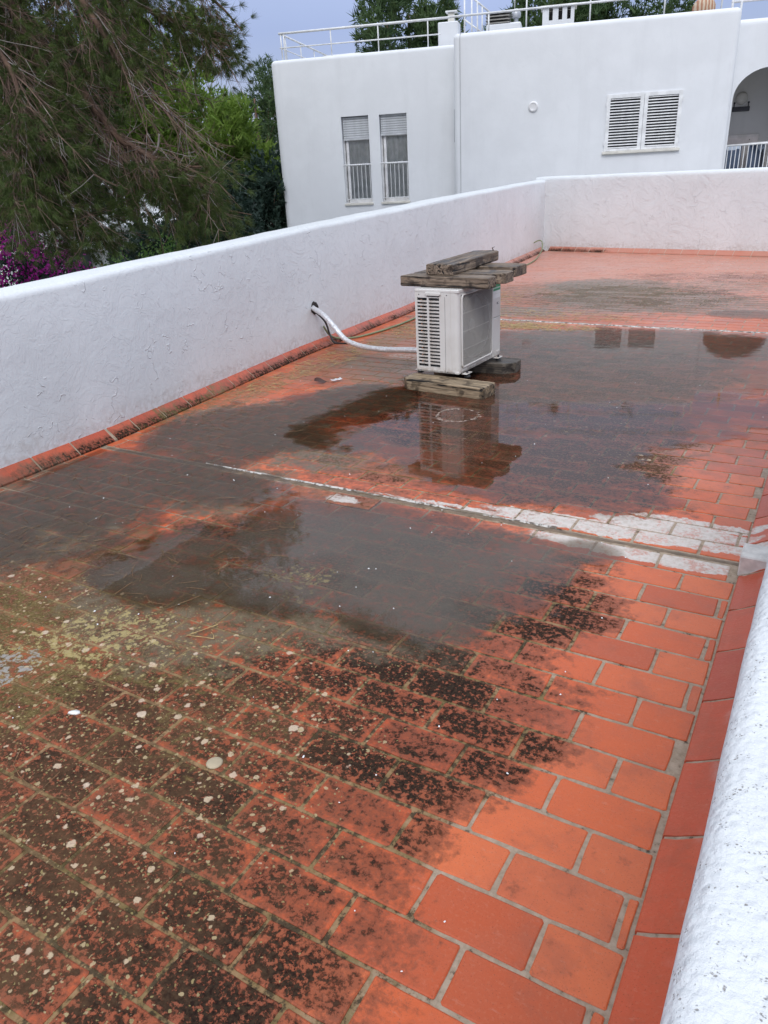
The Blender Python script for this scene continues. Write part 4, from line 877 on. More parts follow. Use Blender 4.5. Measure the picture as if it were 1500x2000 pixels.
# in the building's own frame: x along the facade, y away from the camera, z up (world height)
def hp(mb, name, mat=M_far, parent=None, smooth=False, auto=None): return mb.build(name, mat, parent or house, smooth, auto=auto)
def round_block(name, x0, x1, y0, yback, ztop, zbot, rc_=.16, cap=.30, holes=(), left=True, right=True, rt=.10, extra=()):
    """outer shell of a block: plan path with rounded corners, profile with a rounded top"""
    path = []; nor = []
    if left:
        path += [(x0, yback), (x0, y0 + 1.2), (x0, y0 + rc_)]; nor += [Vector((1, 0, 0))] * 3
        for i in range(1, 8): a = R(90 * i / 8); path.append((x0 + rc_ - rc_ * math.cos(a), y0 + rc_ - rc_ * math.sin(a))); nor.append(Vector((math.cos(a), math.sin(a), 0)))
    xs = sorted({x0 + (rc_ if left else 0), x1 - (rc_ if right else 0)} | {h[0] for h in holes} | {h[1] for h in holes} | set(extra))
    for x in xs: path.append((x, y0)); nor.append(Vector((0, 1, 0)))
    if right:
        for i in range(1, 8): a = R(90 * i / 8); path.append((x1 - rc_ + rc_ * math.sin(a), y0 + rc_ - rc_ * math.cos(a))); nor.append(Vector((-math.sin(a), math.cos(a), 0)))
        path += [(x1, y0 + rc_), (x1, yback)]; nor += [Vector((-1, 0, 0))] * 2
    zs = sorted({zbot, ztop - rt} | {h[2] for h in holes} | {h[3] for h in holes})
    prof = [(0, z) for z in zs] + [(rt - rt * math.cos(R(a)), ztop - rt + rt * math.sin(R(a))) for a in (15, 30, 45, 60, 75, 90)] + [(cap - .06, ztop), (cap, ztop - .06), (cap, ztop - .45)]
    def skip(i, k):
        if k >= len(zs) - 1: return False
        (xa, ya), (xb, yb2) = path[i], path[i + 1]
        if abs(ya - y0) > 1e-6 or abs(yb2 - y0) > 1e-6: return False
        cx, cz = (xa + xb) / 2, (zs[k] + zs[k + 1]) / 2
        return any(h[0] < cx < h[1] and h[2] < cz < h[3] for h in holes)
    mb = sweep(path, prof, False, skip=skip, normals=nor)
    o = hp(mb, name, M_far, None, True, 40); return o
WIN = [(-.57, .17, .90, 3.02), (.46, 1.19, .90, 3.01)]
round_block('facade', -2.40, 2.60, 0, 9, 4.43, -3.3, .20, .32, WIN, True, False)
SH = (6.18, 7.82, 1.82, 3.00)
round_block('facade', 2.50, 8.93, -.60, 9, 4.57, -3.3, .12, .30, [SH], True, True, .12)
# loggia block with an arch
ax0, ax1, azs, arise = 9.06, 10.66, 2.80, .62
arch = MB(); zt = 4.40; xe = 13.0; zb = 1.30
NA = 20
top = [(ax0 + (ax1 - ax0) * (1 - math.cos(math.pi * i / NA)) / 2, azs + arise * math.sin(math.pi * i / NA)) for i in range(NA + 1)]
vs = []; fs = []
for (x, z) in top: vs += [(x, 0, z), (x, 0, zt - .12)]
for i in range(NA): fs.append((2 * i, 2 * i + 2, 2 * i + 3, 2 * i + 1))
arch.add(vs, fs)
arch.add([(8.9, 0, -3.3), (ax0, 0, -3.3), (ax0, 0, azs), (8.9, 0, azs), (8.9, 0, zt - .12), (ax0, 0, zt - .12)], [(0, 1, 2, 3), (3, 2, 5, 4)])
arch.add([(ax1, 0, -3.3), (xe, 0, -3.3), (xe, 0, azs), (ax1, 0, azs), (xe, 0, zt - .12), (ax1, 0, zt - .12)], [(0, 1, 2, 3), (3, 2, 4, 5)])
arch.add([(ax0, 0, -3.3), (ax1, 0, -3.3), (ax1, 0, .82), (ax0, 0, .82)], [(0, 1, 2, 3)])
# reveal of the arch
rv = []; 
for (x, z) in [(ax0, .82)] + top + [(ax1, .82)]: rv += [(x, 0, z), (x, .26, z)]
arch.add(rv, [(2 * i, 2 * i + 1, 2 * i + 3, 2 * i + 2) for i in range(len(top) + 1)])
pr = [(0, zt - .12)] + [(.12 - .12 * math.cos(R(a)), zt - .12 + .12 * math.sin(R(a))) for a in (20, 40, 60, 80, 90)] + [(.3, zt), (.32, zt - .05), (.32, zt - .4)]
tv = []
for x in (8.9, xe):
    for d, z in pr: tv.append((x, d, z))
m = len(pr); arch.add(tv, [(k, k + m, k + m + 1, k + 1) for k in range(m - 1)])
ao = hp(arch, 'facade', M_far)
# inner side of the arch wall, loggia box
lg = MB()
iv = []
for (x, z) in top: iv += [(x, .26, z), (x, .26, 3.6)]
lg.add(iv, [(2 * i, 2 * i + 1, 2 * i + 3, 2 * i + 2) for i in range(NA)])
lg.add([(8.6, .26, .8), (ax0, .26, .8), (ax0, .26, 3.6), (8.6, .26, 3.6)], [(0, 3, 2, 1)])
lg.add([(8.6, 1.9, .8), (12.6, 1.9, .8), (12.6, 1.9, 3.55), (8.6, 1.9, 3.55)], [(0, 1, 2, 3)])
lg.add([(8.6, .26, .8), (8.6, 1.9, .8), (8.6, 1.9, 3.55), (8.6, .26, 3.55)], [(0, 1, 2, 3)])
lg.add([(12.6, .26, .8), (12.6, 1.9, .8), (12.6, 1.9, 3.55), (12.6, .26, 3.55)], [(3, 2, 1, 0)])
lg.add([(8.6, .26, 3.55), (12.6, .26, 3.55), (12.6, 1.9, 3.55), (8.6, 1.9, 3.55)], [(0, 1, 2, 3)])
lg.add([(8.6, .26, .82), (12.6, .26, .82), (12.6, 1.9, .82), (8.6, 1.9, .82)], [(3, 2, 1, 0)])
hp(lg, 'loggia', M_loggia)
hp(MB().box(-2.1, 13, .25, 8.9, 3.85, 4.0), 'roof_slab', M_concrete); hp(MB().box(-2.38, 13, 8.8, 9, -3.3, 4.4), 'rear_wall')
# expansion slit and cable down the block's edge
hp(MB().tube([(2.66, -.606, -3), (2.66, -.606, 4.46), (2.665, -.57, 4.55), (2.69, -.45, 4.585), (2.72, -.3, 4.585)], .006, 6), 'wall_cable', simple('grey cable', (.33, .34, .36), .6))
hp(MB().box(2.478, 2.506, -.42, -.10, 2.24, 2.98), 'side_window_frame', simple('grey frame', (.42, .44, .47), .5))
# french windows
def french_window(x0, x1, z0, z1, zs, first):
    w = hp(MB().box(x0, x0 + .001, 0, .2, z0, z1), 'window', M_far); w.data.clear_geometry()
    rev = MB()
    a, b, c, d = (x0, 0, z0), (x1, 0, z0), (x1, 0, z1), (x0, 0, z1); A_, B_, C_, D_2 = [(p[0], .20, p[2]) for p in (a, b, c, d)]
    rev.add([a, b, c, d, A_, B_, C_, D_2], [(0, 4, 7, 3), (1, 2, 6, 5), (3, 7, 6, 2), (0, 1, 5, 4)])
    w.data = rev.mesh('window', M_far)
    def wp(mb, nm, mat, smooth=False): return mb.build(nm, mat, w, smooth)
    wp(MB().rbox(x0 - .03, x1 + .03, -.045, .20, z0 - .045, z0 + .012, .008), 'sill', M_sill)
    f = .045
    fr = MB().box(x0, x0 + f, .13, .19, z0 + .012, zs).box(x1 - f * .6, x1, .13, .19, z0 + .012, zs).box(x0 + f, x1 - f * .6, .13, .19, z0 + .012, z0 + .10).box(x0 + f, x1 - f * .6, .13, .19, zs - .03, zs + .05)
    fr.box(x0 + f + .02, x0 + f + .09, .125, .185, z0 + .10, zs - .03)
    wp(fr, 'frame', M_whitep)
    wp(MB().box(x0 + f + .008, x0 + f + .016, .10, .13, z0 + .05, zs), 'shutter_guide', M_iron)
    wp(MB().add([(x0 + f + .09, .175, z0 + .10), (x1 - f * .6, .175, z0 + .10), (x1 - f * .6, .175, zs - .03), (x0 + f + .09, .175, zs - .03)], [(0, 1, 2, 3)]), 'pane', M_pane)
    cu = MB(); n = 40; xs = [x0 + .02 + (x1 - x0 - .03) * i / n for i in range(n + 1)]
    for i, x in enumerate(xs):
        yy = .198 + .016 * math.sin(i * (.95 if first else .8) + (0 if first else 2)) + .006 * math.sin(i * 2.3)
        cu.v += [(x, yy, z0 + .05), (x, yy, zs + .05)]
    for i in range(n): cu.f.append((2 * i, 2 * i + 2, 2 * i + 3, 2 * i + 1))
    wp(cu, 'curtain', M_curtain, True)
    wp(MB().box(x0 - .1, x1 + .1, .42, .44, z0 - .05, z1), 'dark_room', M_dark)
    wp(MB().box(x0 + .02, x1 - .012, .065, .10, zs - .01, zs + .035), 'shutter_rail', M_alu)
    ns = int((z1 - zs) / .055); sl = MB().rbox(x0 + .02, x1 - .012, .075, .093, .003, .052, .006).mesh('shutter_slat', M_alu)
    for k in range(ns): inst(sl, 'shutter_slat', w, (0, 0, zs + .035 + k * .0555))
    zr = 1.86
    wp(MB().tube([(x0 + .0, -.03, zr), (x1 + .0, -.03, zr)], .021, 8), 'rail', M_white, True)
    wp(MB().tube([(x0 + .02, -.02, z0 + .11), (x1, -.02, z0 + .11)], .012, 6), 'lower_rail', M_white, True)
    bar = MB().tube([(0, -.025, z0 + .11), (0, -.025, zr)], .0085, 6).mesh('baluster', M_white)
    for k in range(7): inst(bar, 'baluster', w, (x0 + .03 + (x1 - x0 - .05) * k / 6, 0, 0))
    return w
def mat_pane():
    t = NT('window glass'); fr = t.n('Fresnel'); fr.inputs[0].default_value = 1.5; gl = t.n('BsdfGlossy'); gl.inputs['Roughness'].default_value = .02
    tr = t.n('BsdfTransparent'); t.put(tr.inputs[0], (.97, .99, .99)); m_ = t.n('MixShader'); t.put(m_.inputs[0], fr.outputs[0])
    t.t.links.new(tr.outputs[0], m_.inputs[1]); t.t.links.new(gl.outputs[0], m_.inputs[2]); t.t.links.new(m_.outputs[0], t.o.inputs[0]); return t.m
M_pane = mat_pane(); M_curtain = simple('pale grey curtain', (.90, .93, .92), .9)
french_window(*WIN[0], 2.47, True); french_window(*WIN[1], 2.53, False)
# louvred double shutter
sx0, sx1, sz0, sz1 = SH; y0 = -.60
wsh = MB(); a = [(sx0, y0, sz0), (sx1, y0, sz0), (sx1, y0, sz1), (sx0, y0, sz1)]; wsh.add(a + [(p[0], y0 + .2, p[2]) for p in a], [(0, 4, 7, 3), (1, 2, 6, 5), (3, 7, 6, 2), (0, 1, 5, 4)])
wsh = hp(wsh, 'shuttered_window', M_far)
MB().box(sx0 + .02, sx1 - .02, y0 + .12, y0 + .14, sz0, sz1).build('pane', M_dark, wsh)
MB().rbox(sx0 - .07, sx1 + .07, y0 - .07, y0 + .19, sz0 - .065, sz0 - .0, .01).build('sill', M_sill, wsh)
mid = (sx0 + sx1) / 2
for (a_, b_) in ((sx0 - .03, mid - .004), (mid + .004, sx1 + .03)):
    lf_ = MB().box(a_, a_ + .085, y0 - .03, y0 + .015, sz0 + .005, sz1 + .03).box(b_ - .085, b_, y0 - .03, y0 + .015, sz0 + .005, sz1 + .03).box(a_ + .085, b_ - .085, y0 - .03, y0 + .015, sz0 + .005, sz0 + .055).box(a_ + .085, b_ - .085, y0 - .03, y0 + .015, sz1 - .05, sz1 + .03).build('shutter', M_white, wsh)
    sl = MB(); c_, s_ = math.cos(R(42)), math.sin(R(42)); x_a, x_b = a_ + .085, b_ - .085
    sl.rbox(x_a, x_b, -.019, .019, -.0035, .0035, .0015, Matrix.Rotation(R(38), 4, 'X')); slm = sl.mesh('louvre', M_alu if False else M_white)
    nl = 18; zz0, zz1 = sz0 + .075, sz1 - .07
    for k in range(nl): inst(slm, 'louvre', wsh, (0, y0 - .006, zz0 + (zz1 - zz0) * k / (nl - 1)))
    for zz in (sz0 + .18, sz1 - .15):
        xh = a_ - .012 if a_ < mid - .3 else b_ + .012
        MB().tube([(xh, y0 - .025, zz - .05), (xh, y0 - .025, zz + .05)], .011, 6).build('hinge', M_white, wsh)
# round wall vent
v_ = MB().lathe([(.118, 0), (.118, .02), (.092, .045), (.078, .045), (.073, .035), (.03, .034)], 28, (4.43, -.602, 2.90), Matrix.Rotation(R(90), 3, 'X')); v_ = v_.build('wall_vent', M_whitep, None, True, B0, 40); v_.rotation_euler = (0, 0, BA); tag(v_, 'round white vent cap alone on the plain white wall', 'vent')
# things in the loggia
def hthing(name, label, cat, group=None):
    e_ = empty(name, B0, BA); tag(e_, label, cat, group); return e_
L1 = hthing('wall_lamp', 'round white lamp on the wall inside the arch', 'lamp')
MB().lathe([(.15, 0), (.15, .03), (.12, .07), (.05, .09)], 24, (9.62, 1.895, 2.90), Matrix.Rotation(R(90), 3, 'X')).build('lamp_shade', simple('milky glass', (.62, .60, .56), .3), L1, True, auto=50)
L2 = hthing('hanging_sign', 'dark wrought plaque hung from two hooks under the round lamp', 'plaque')
MB().rbox(9.42, 9.84, 1.86, 1.885, 2.60, 2.71, .008).build('board', M_iron, L2)
for x in (9.46, 9.80):
    MB().tube([(x, 1.87, 2.70), (x, 1.87, 2.79)], .012, 6).build('hook', M_iron, L2); MB().lathe([(.005, -.025), (.025, -.01), (.025, .01), (.005, .025)], 8, (x, 1.865, 2.80)).build('knob', M_iron, L2)
L3 = hthing('grey_cabinet', 'low grey cupboard against the back wall inside the arch', 'cupboard')
MB().rbox(9.30, 10.10, 1.60, 1.88, .82, 2.06, .01).build('body', simple('grey laminate', (.46, .44, .44), .5), L3); MB().box(9.32, 10.08, 1.585, 1.60, 1.84, 1.99).build('drawer_front', simple('pink grey laminate', (.52, .48, .48), .5), L3)
MB().lathe([(.012, 0), (.012, .02)], 8, (9.88, 1.585, 1.93), Matrix.Rotation(R(90), 3, 'X')).build('knob', M_iron, L3)
rl = hthing('balcony_railing', 'white barred balcony railing across the arch opening', 'railing')
MB().tube([(ax0, .10, 1.80), (ax1, .10, 1.82)], .022, 8).build('rail', M_white, rl, True); MB().tube([(ax0, .10, 1.0), (ax1, .10, 1.0)], .016, 8).build('lower_rail', M_white, rl, True)
bm_ = MB().tube([(0, .10, 1.0), (0, .10, 1.80)], .010, 6).mesh('baluster', M_white)
for k in range(17): inst(bm_, 'baluster', rl, (ax0 + .05 + (ax1 - ax0 - .1) * k / 16, 0, 0))
M_navy = simple('slate blue cloth', (.08, .11, .17), .9); M_lblue = simple('pale blue cloth', (.45, .52, .62), .9)
def chair(x, lab, rz=0):
    c = empty('folding_chair', B0 + BU * x + BN * .75 + Vector((0, 0, .82)), BA + rz); tag(c, lab, 'chair', 'chairs on the balcony behind the railing')
    MB().rbox(-.22, .22, -.2, .22, .42, .46, .01).build('seat', M_navy, c); MB().rbox(-.22, .22, .20, .24, .46, .98, .012).build('backrest', M_navy, c)
    lg_ = MB().tube([(0, 0, 0), (0, 0, .43)], .013, 6).mesh('leg', M_iron)
    for sx_ in (-.2, .2):
        for sy_ in (-.18, .2): inst(lg_, 'leg', c, (sx_, sy_, 0))
    return c
chair(9.38, 'dark blue chair nearest the arch edge, behind the white bars'); chair(10.02, 'dark blue chair further in behind the white bars', .3)
for x, lb in ((9.36, 'pale blue towel over the chair nearest the arch edge'), (9.95, 'pale blue towel over the chair further in')):
    tw_ = MB(); n = 8
    for i in range(n + 1):
        xx = x - .17 + .36 * i / n; dz = .12 * abs(i / n - .4)
        tw_.v += [(xx, .985, 1.52 + dz), (xx, .93, 1.80 + .02 * math.sin(i * 2)), (xx, 1.01, 1.815), (xx, 1.03, 1.6)]
    for i in range(n):
        for k in range(3): tw_.f.append((4 * i + k, 4 * i + 4 + k, 4 * i + 5 + k, 4 * i + k + 1))
    o = tw_.build('towel', M_lblue, None, True, B0); o.rotation_euler = (0, 0, BA); tag(o, lb, 'towel')
tb = hthing('balcony_table', 'pale round table top seen just above the balcony rail', 'table')
MB().lathe([(.36, 1.80), (.37, 1.815), (.36, 1.83)], 28, (10.1, .98, .02)).build('table_top', M_white, tb, True, auto=40); MB().tube([(10.1, .98, .84), (10.1, .98, 1.82)], .025, 8).build('pedestal', M_iron, tb)

# ------------------------------------------------------------------ roof railings, chimneys
rr1 = hthing('roof_railing', 'white tube railing round the roof edge of the left block', 'railing')
def rail(parent, pts, r=.024): return MB().tube(pts, r, 8).build('rail', M_white, parent, True)
def post(parent, x, y, z0, z1, r=.017): return MB().tube([(x, y, z0), (x, y, z1)], r, 6).build('post', M_white, parent, True)
rail(rr1, [(-2.13, .18, 5.03), (2.30, .18, 5.02)], .028); rail(rr1, [(-2.13, .18, 4.71), (2.10, .18, 4.69)], .016)
for x in (-2.08, -2.00, -.74, .50, 1.77): post(rr1, x, .18, 4.40, 5.03)
rail(rr1, [(-2.10, .18, 5.03), (-2.10, 7.4, 5.03)], .024); rail(rr1, [(-2.10, .18, 4.71), (-2.10, 7.4, 4.71)], .014)
for yy in (.6, 1.9, 3.2, 4.6, 6.0, 7.4): post(rr1, -2.10, yy, 4.3, 5.03)
rr3 = hthing('roof_railing', 'short white railing farther back on the left roof', 'railing')
rail(rr3, [(-2.1, 4.1, 4.95), (-.9, 4.1, 4.95)], .024)
for x in (-1.9, -1.35, -1.2, -.95): post(rr3, x, 4.1, 4.2, 4.95)
lt = hthing('roof_terrace_block', 'low white slab with a rail at the back of the left roof', 'parapet'); MB().rbox(-1.9, .1, 6.6, 7.3, 4.0, 4.86, .04).build('masonry', M_far, lt); rail(lt, [(-1.9, 6.5, 4.93), (-.5, 6.5, 4.93)], .024)
rr2 = hthing('roof_railing', 'tall white railing on the roof of the right block, cut by the sky', 'railing')
rail(rr2, [(2.30, .2, 5.03), (6.4, .2, 5.04), (9.6, .2, 5.06)], .026); rail(rr2, [(2.9, .2, 5.62), (9.6, .2, 5.64)], .026)
for x in (4.18, 5.67, 7.35, 8.6): post(rr2, x, .2, 4.4, 5.62, .02)
# stair balustrade
sb = hthing('stair_balustrade', 'white sloping stair balustrade beside the square pillar', 'railing')
rail(sb, [(2.62, .6, 5.62), (3.28, .6, 5.10)], .022); rail(sb, [(2.62, .6, 5.02), (3.10, .6, 4.68)], .02)
for x in (2.64, 2.82, 2.96, 3.08, 3.24): post(sb, x, .6, 4.5, 5.62 - (x - 2.62) * .79, .022)
pl_ = hthing('roof_pillar', 'square white pillar at the step between the two roofs', 'pillar')
MB().rbox(1.92, 2.44, .9, 1.42, 4.0, 5.05, .02).build('shaft', M_far, pl_)
MB().rbox(2.16, 2.32, 1.05, 1.2, 5.05, 5.26, .01).build('neck', M_sill, pl_); MB().rbox(2.10, 2.40, 1.0, 1.25, 5.26, 5.30, .01).build('cap', M_white, pl_)
lv = hthing('vent_stack', 'weathered grey louvred vent stack on a white block on the roof', 'vent')
MB().rbox(3.08, 3.98, 1.7, 2.4, 4.0, 5.02, .03).build('base', M_far, lv)
for k in range(4):
    z_ = 5.03 + .075 * k; MB().add([(3.06, 1.7, z_), (3.70, 1.7, z_), (3.70, 2.3, z_), (3.06, 2.3, z_), (3.14, 1.8, z_ + .05), (3.62, 1.8, z_ + .05), (3.62, 2.2, z_ + .05), (3.14, 2.2, z_ + .05)], [(3, 2, 1, 0), (4, 5, 6, 7), (0, 1, 5, 4), (1, 2, 6, 5), (2, 3, 7, 6), (3, 0, 4, 7)]).build('louvre', M_concrete, lv)
MB().box(3.18, 3.58, 1.83, 2.17, 5.0, 5.30).build('core', M_dark, lv)
cw = hthing('chimney_cowl', 'small round metal cowl with a thin mast beside the louvred stack', 'cowl')
MB().lathe([(.06, 5.0), (.06, 5.12), (.12, 5.14), (.13, 5.22), (.09, 5.30), (.03, 5.34)], 16, (3.84, 1.9, 0)).build('hood', simple('dull zinc', (.45, .47, .50), .4, .4), cw, True, auto=50)
MB().tube([(3.80, 1.9, 5.3), (3.80, 1.9, 6.3)], .014, 6).build('mast', M_white, cw, True)
c3 = hthing('chimney', 'white chimney with three slots and a thin cap slab', 'chimney')
cb = MB().box(4.52, 5.32, 1.8, 2.35, 4.0, 4.99)
for xx in (4.52, 4.86 - .04, 5.10 - .0, 5.24): pass
for (xa, xb) in ((4.52, 4.68), (4.78, 4.92), (5.02, 5.14), (5.23, 5.32)): cb.box(xa, xb, 1.8, 2.35, 4.9901, 5.27)
cb.build('stack', M_far, c3); MB().rbox(4.47, 5.38, 1.74, 2.41, 5.272, 5.315, .006).build('cap', M_sill, c3)
MB().box(4.69, 5.22, 2.30, 2.34, 4.995, 5.26).build('baffle', M_concrete, c3)
dm = hthing('terracotta_cowl', 'brown dome shaped clay chimney cowl at the right end of the roof', 'cowl')
def mat_clay():
    t = NT('striped clay'); p = t.obj(); w = t.n('TexWave', bands_direction='X'); t.put(w.inputs['Vector'], p); w.inputs['Scale'].default_value = 4; w.inputs['Distortion'].default_value = 4
    t.bsdf(t.mix(w.outputs[1], (.36, .15, .08), (.58, .48, .36)), .8); return t.m
MB().lathe([(.28, 4.6), (.27, 4.95), (.22, 5.05), (.12, 5.12), (.03, 5.14)], 20, (8.42, 1.6, 0)).build('dome', mat_clay(), dm, True)
ps = hthing('closed_parasol', 'closed orange parasol on the far right roof', 'parasol')
MB().lathe([(.015, 4.35), (.09, 4.40), (.07, 4.8), (.025, 5.3), (.01, 5.35)], 12, (10.15, 2.2, 0)).build('canopy', M_orangecloth, ps, True); MB().tube([(10.15, 2.2, 4.0), (10.15, 2.2, 5.5)], .016, 6).build('pole', M_white, ps)
sb2 = hthing('stair_balustrade', 'white sloping balustrade beside the orange parasol', 'railing')
rail(sb2, [(10.25, 2.4, 4.55), (11.2, 2.4, 5.25)], .022)
for x in (10.4, 10.6, 10.8, 11.0): post(sb2, x, 2.4, 4.2, 4.55 + (x - 10.25) * .737)
rb = hthing('roof_railing', 'white posts and rail at the corner above the arch', 'railing')
rail(rb, [(9.05, 1.6, 4.98), (11.5, 1.6, 4.98)], .03)
for x in (9.08, 9.28): post(rb, x, 1.6, 4.3, 5.5, .03)

# ------------------------------------------------------------------ ground, garden, distant houses
def mat_ground():
    t = NT('garden soil and dry grass'); p = t.pos(); n = t.noise(p, .35, 6, .6); n2 = t.noise(p, 4, 5)
    c = t.ramp(n, [(.3, (.05, .065, .02)), (.5, (.10, .10, .04)), (.7, (.19, .15, .09))]); c = t.mix(t.math('MULTIPLY', n2, .4), c, (.05, .05, .025)); t.bsdf(c, .95, t.bump(n2, .6, .1), .2); return t.m
g = MB(); NG = 24; hsz = 900
for i in range(NG + 1):
    for j in range(NG + 1):
        x = -hsz + 2 * hsz * i / NG; y_ = -hsz + 2 * hsz * j / NG; g.v.append((x, y_, -3.2))
for i in range(NG):
    for j in range(NG): a = i * (NG + 1) + j; g.f.append((a, a + NG + 1, a + NG + 2, a + 1))
go = g.build('ground', mat_ground()); tag(go, kind='structure')
def far_house(c, w, d, h, rz, lab):
    e_ = empty('villa', c, rz); tag(e_, lab, 'house')
    MB().rbox(-w / 2, w / 2, -d / 2, d / 2, 0, h, .08).build('wall', M_far, e_); MB().rbox(-w / 2 - .1, w / 2 + .1, -d / 2 - .1, d / 2 + .1, h, h + .25, .05).build('roof', M_far, e_)
    wm = MB().box(-.5, .5, -.05, .02, 0, 1.3).mesh('window', simple('dark window', (.05, .06, .07), .2))
    for k in range(3): inst(wm, 'window', e_, (-w / 3 + w / 3 * k, -d / 2, h * .45))
far_house((-31.5, 37.0, -3.2), 9, 8, 6.0, R(40), 'white villa half hidden by foliage beside the big building')
far_house((-38, 27.0, -3.2), 10, 8, 8.2, R(50), 'white villa glimpsed through the pine branches on the left')
far_house((-25.5, 26.5, -3.2), 6, 6, 4.6, R(40), 'low white outbuilding glimpsed under the bright green tree')
far_house((-25.0, 21.5, -3.2), 5, 5, 3.3, R(40), 'small white wall glimpsed above the garden shrubs')

# ------------------------------------------------------------------ trees
def mat_leaf(name, a, b, c_, rough=.6, tr=.25, sc=2.0):
    t = NT(name); p = t.pos(); n = t.noise(p, sc, 4, .6); n2 = t.noise(p, sc * 6, 2)
    col = t.mix(t.rng(n, .3, .7), a, b); col = t.mix(t.math('MULTIPLY', t.rng(n2, .5, .75), .6), col, c_)
    bs = t.bsdf(col, rough, None, .3); tl = t.n('BsdfTranslucent'); t.put(tl.inputs[0], col); m_ = t.n('MixShader'); m_.inputs[0].default_value = tr
    t.t.links.new(bs.outputs[0], m_.inputs[1]); t.t.links.new(tl.outputs[0], m_.inputs[2]); t.t.links.new(m_.outputs[0], t.o.inputs[0]); return t.m
M_pine = mat_leaf('aleppo pine needles', (.048, .075, .020), (.090, .130, .032), (.125, .105, .035), tr=.15, sc=1.2)
M_pine_b = mat_leaf('bright pine needles', (.13, .22, .035), (.20, .31, .05), (.23, .24, .07), tr=.35)
M_pine_d = mat_leaf('dark pine needles', (.042, .082, .032), (.075, .125, .042), (.105, .13, .045), sc=.7)
M_bush_d = mat_leaf('blue green bush leaves', (.020, .042, .030), (.035, .065, .045), (.05, .08, .05))
M_shrub = mat_leaf('fresh green shrub leaves', (.08, .17, .04), (.15, .27, .06), (.22, .26, .08))
M_boug = mat_leaf('magenta bracts', (.42, .02, .30), (.62, .05, .46), (.22, .01, .16), tr=.4)
M_yellow = mat_leaf('ochre leaves', (.45, .30, .06), (.52, .36, .14), (.30, .24, .08))
M_bark = simple('grey brown pine bark', (.14, .085, .060), .9, var=.35, scale=9, bump=.6, bscale=30)
M_twig = simple('bare reddish twig', (.155, .10, .075), .9, var=.25, scale=5)
M_twig_g = simple('grey dead wood', (.27, .24, .22), .9, var=.25, scale=5)
def spikes(centers, dirs, n, length, width, spread, name, mat, parent, rs, jitter=.0, flat=False):
    """n thin triangles from every centre, scattered about its direction"""
    C_ = np.repeat(np.asarray(centers), n, 0); D_ = np.repeat(np.asarray(dirs), n, 0); m = len(C_)
    d = D_ + rs.normal(0, spread, (m, 3)); d /= np.linalg.norm(d, axis=1, keepdims=True) + 1e-9
    L_ = (length * rs.uniform(.6, 1.15, m))[:, None]; side = np.cross(d, rs.normal(0, 1, (m, 3))); side /= np.linalg.norm(side, axis=1, keepdims=True) + 1e-9
    C_ = C_ + rs.normal(0, 1, (m, 3)) * jitter; w = (width * rs.uniform(.7, 1.3, m))[:, None]
    v = np.empty((m, 3, 3)); v[:, 0] = C_ - side * w; v[:, 1] = C_ + side * w; v[:, 2] = C_ + d * L_
    return raw(name, v.reshape(-1, 3), np.arange(m * 3).reshape(-1, 3), mat, parent)
def leaves(centers, n, size, jitter, name, mat, parent, rs):
    C_ = np.repeat(np.asarray(centers), n, 0); m = len(C_); C_ = C_ + rs.normal(0, 1, (m, 3)) * jitter
    a = rs.normal(0, 1, (m, 3)); a /= np.linalg.norm(a, axis=1, keepdims=True); b = np.cross(a, rs.normal(0, 1, (m, 3))); b /= np.linalg.norm(b, axis=1, keepdims=True) + 1e-9
    s = (size * rs.uniform(.6, 1.3, m))[:, None]; v = np.empty((m, 4, 3)); v[:, 0] = C_ - a * s; v[:, 1] = C_ + b * s * .5; v[:, 2] = C_ + a * s; v[:, 3] = C_ - b * s * .5
    return raw(name, v.reshape(-1, 3), np.arange(m * 4).reshape(-1, 4), mat, parent, 4)
def crown_tree(base, height, crown, mat, seed, label, group=None, kindname='pine_tree', clumps=260, nsp=46, slen=.34, sw=.028, trunk_r=.22, cat='tree', lobes=9, csize=.42):
    """crown: (cx, cy, cz, rx, ry, rz) relative to base; trunk with limbs into a crown of needle clumps"""
    rs = np.random.RandomState(seed); e_ = empty(kindname, base); tag(e_, label, cat, group)
    cx, cy, cz, rx, ry, rz = crown
    lob = []
    for i in range(lobes):
        a = rs.uniform(0, 2 * np.pi); q = rs.uniform(.25, .85); lob.append((cx + rx * q * np.cos(a), cy + ry * q * np.sin(a), cz + rz * rs.uniform(-.75, .75), rs.uniform(.32, .55)))
    lob.append((cx, cy, cz, .6))
    mb = MB(); tp = [(0, 0, -.1), (cx * .2 + .1, cy * .2, height * .3), (cx * .6, cy * .6, height * .6), (cx, cy, cz + rz * .5)]
    mb.tube(spline(tp, 4), [trunk_r * (1 - .8 * i / 12) for i in range(13)], 8).build('trunk', M_bark, e_, True)
    lb = MB()
    for l in lob:
        s_ = Vector((cx * .5, cy * .5, height * rs.uniform(.35, .7))); t_ = Vector(l[:3]); lb.tube([s_, (s_ + t_) / 2 + Vector((0, 0, -.2)), t_], [trunk_r * .32, trunk_r * .2, trunk_r * .08], 5)
    lb.build('limb', M_bark, e_, True)
    Cs = []; Ds = []
    for k in range(clumps):
        l = lob[rs.randint(len(lob))]; d = rs.normal(0, 1, 3); d /= np.linalg.norm(d); q = rs.uniform(.55, 1.05)
        c = np.array([l[0] + d[0] * rx * l[3] * q, l[1] + d[1] * ry * l[3] * q, l[2] + d[2] * rz * l[3] * q])
        for j in range(6):
            Cs.append(c + rs.normal(0, csize * .33, 3)); dd = d * .5 + np.array([0, 0, .7]) + rs.normal(0, .5, 3); Ds.append(dd / np.linalg.norm(dd))
    spikes(Cs, Ds, max(4, nsp // 6), slen, sw, .55, 'foliage', mat, e_, rs, .04)
    return e_
G_T = 'pines beyond the white building'
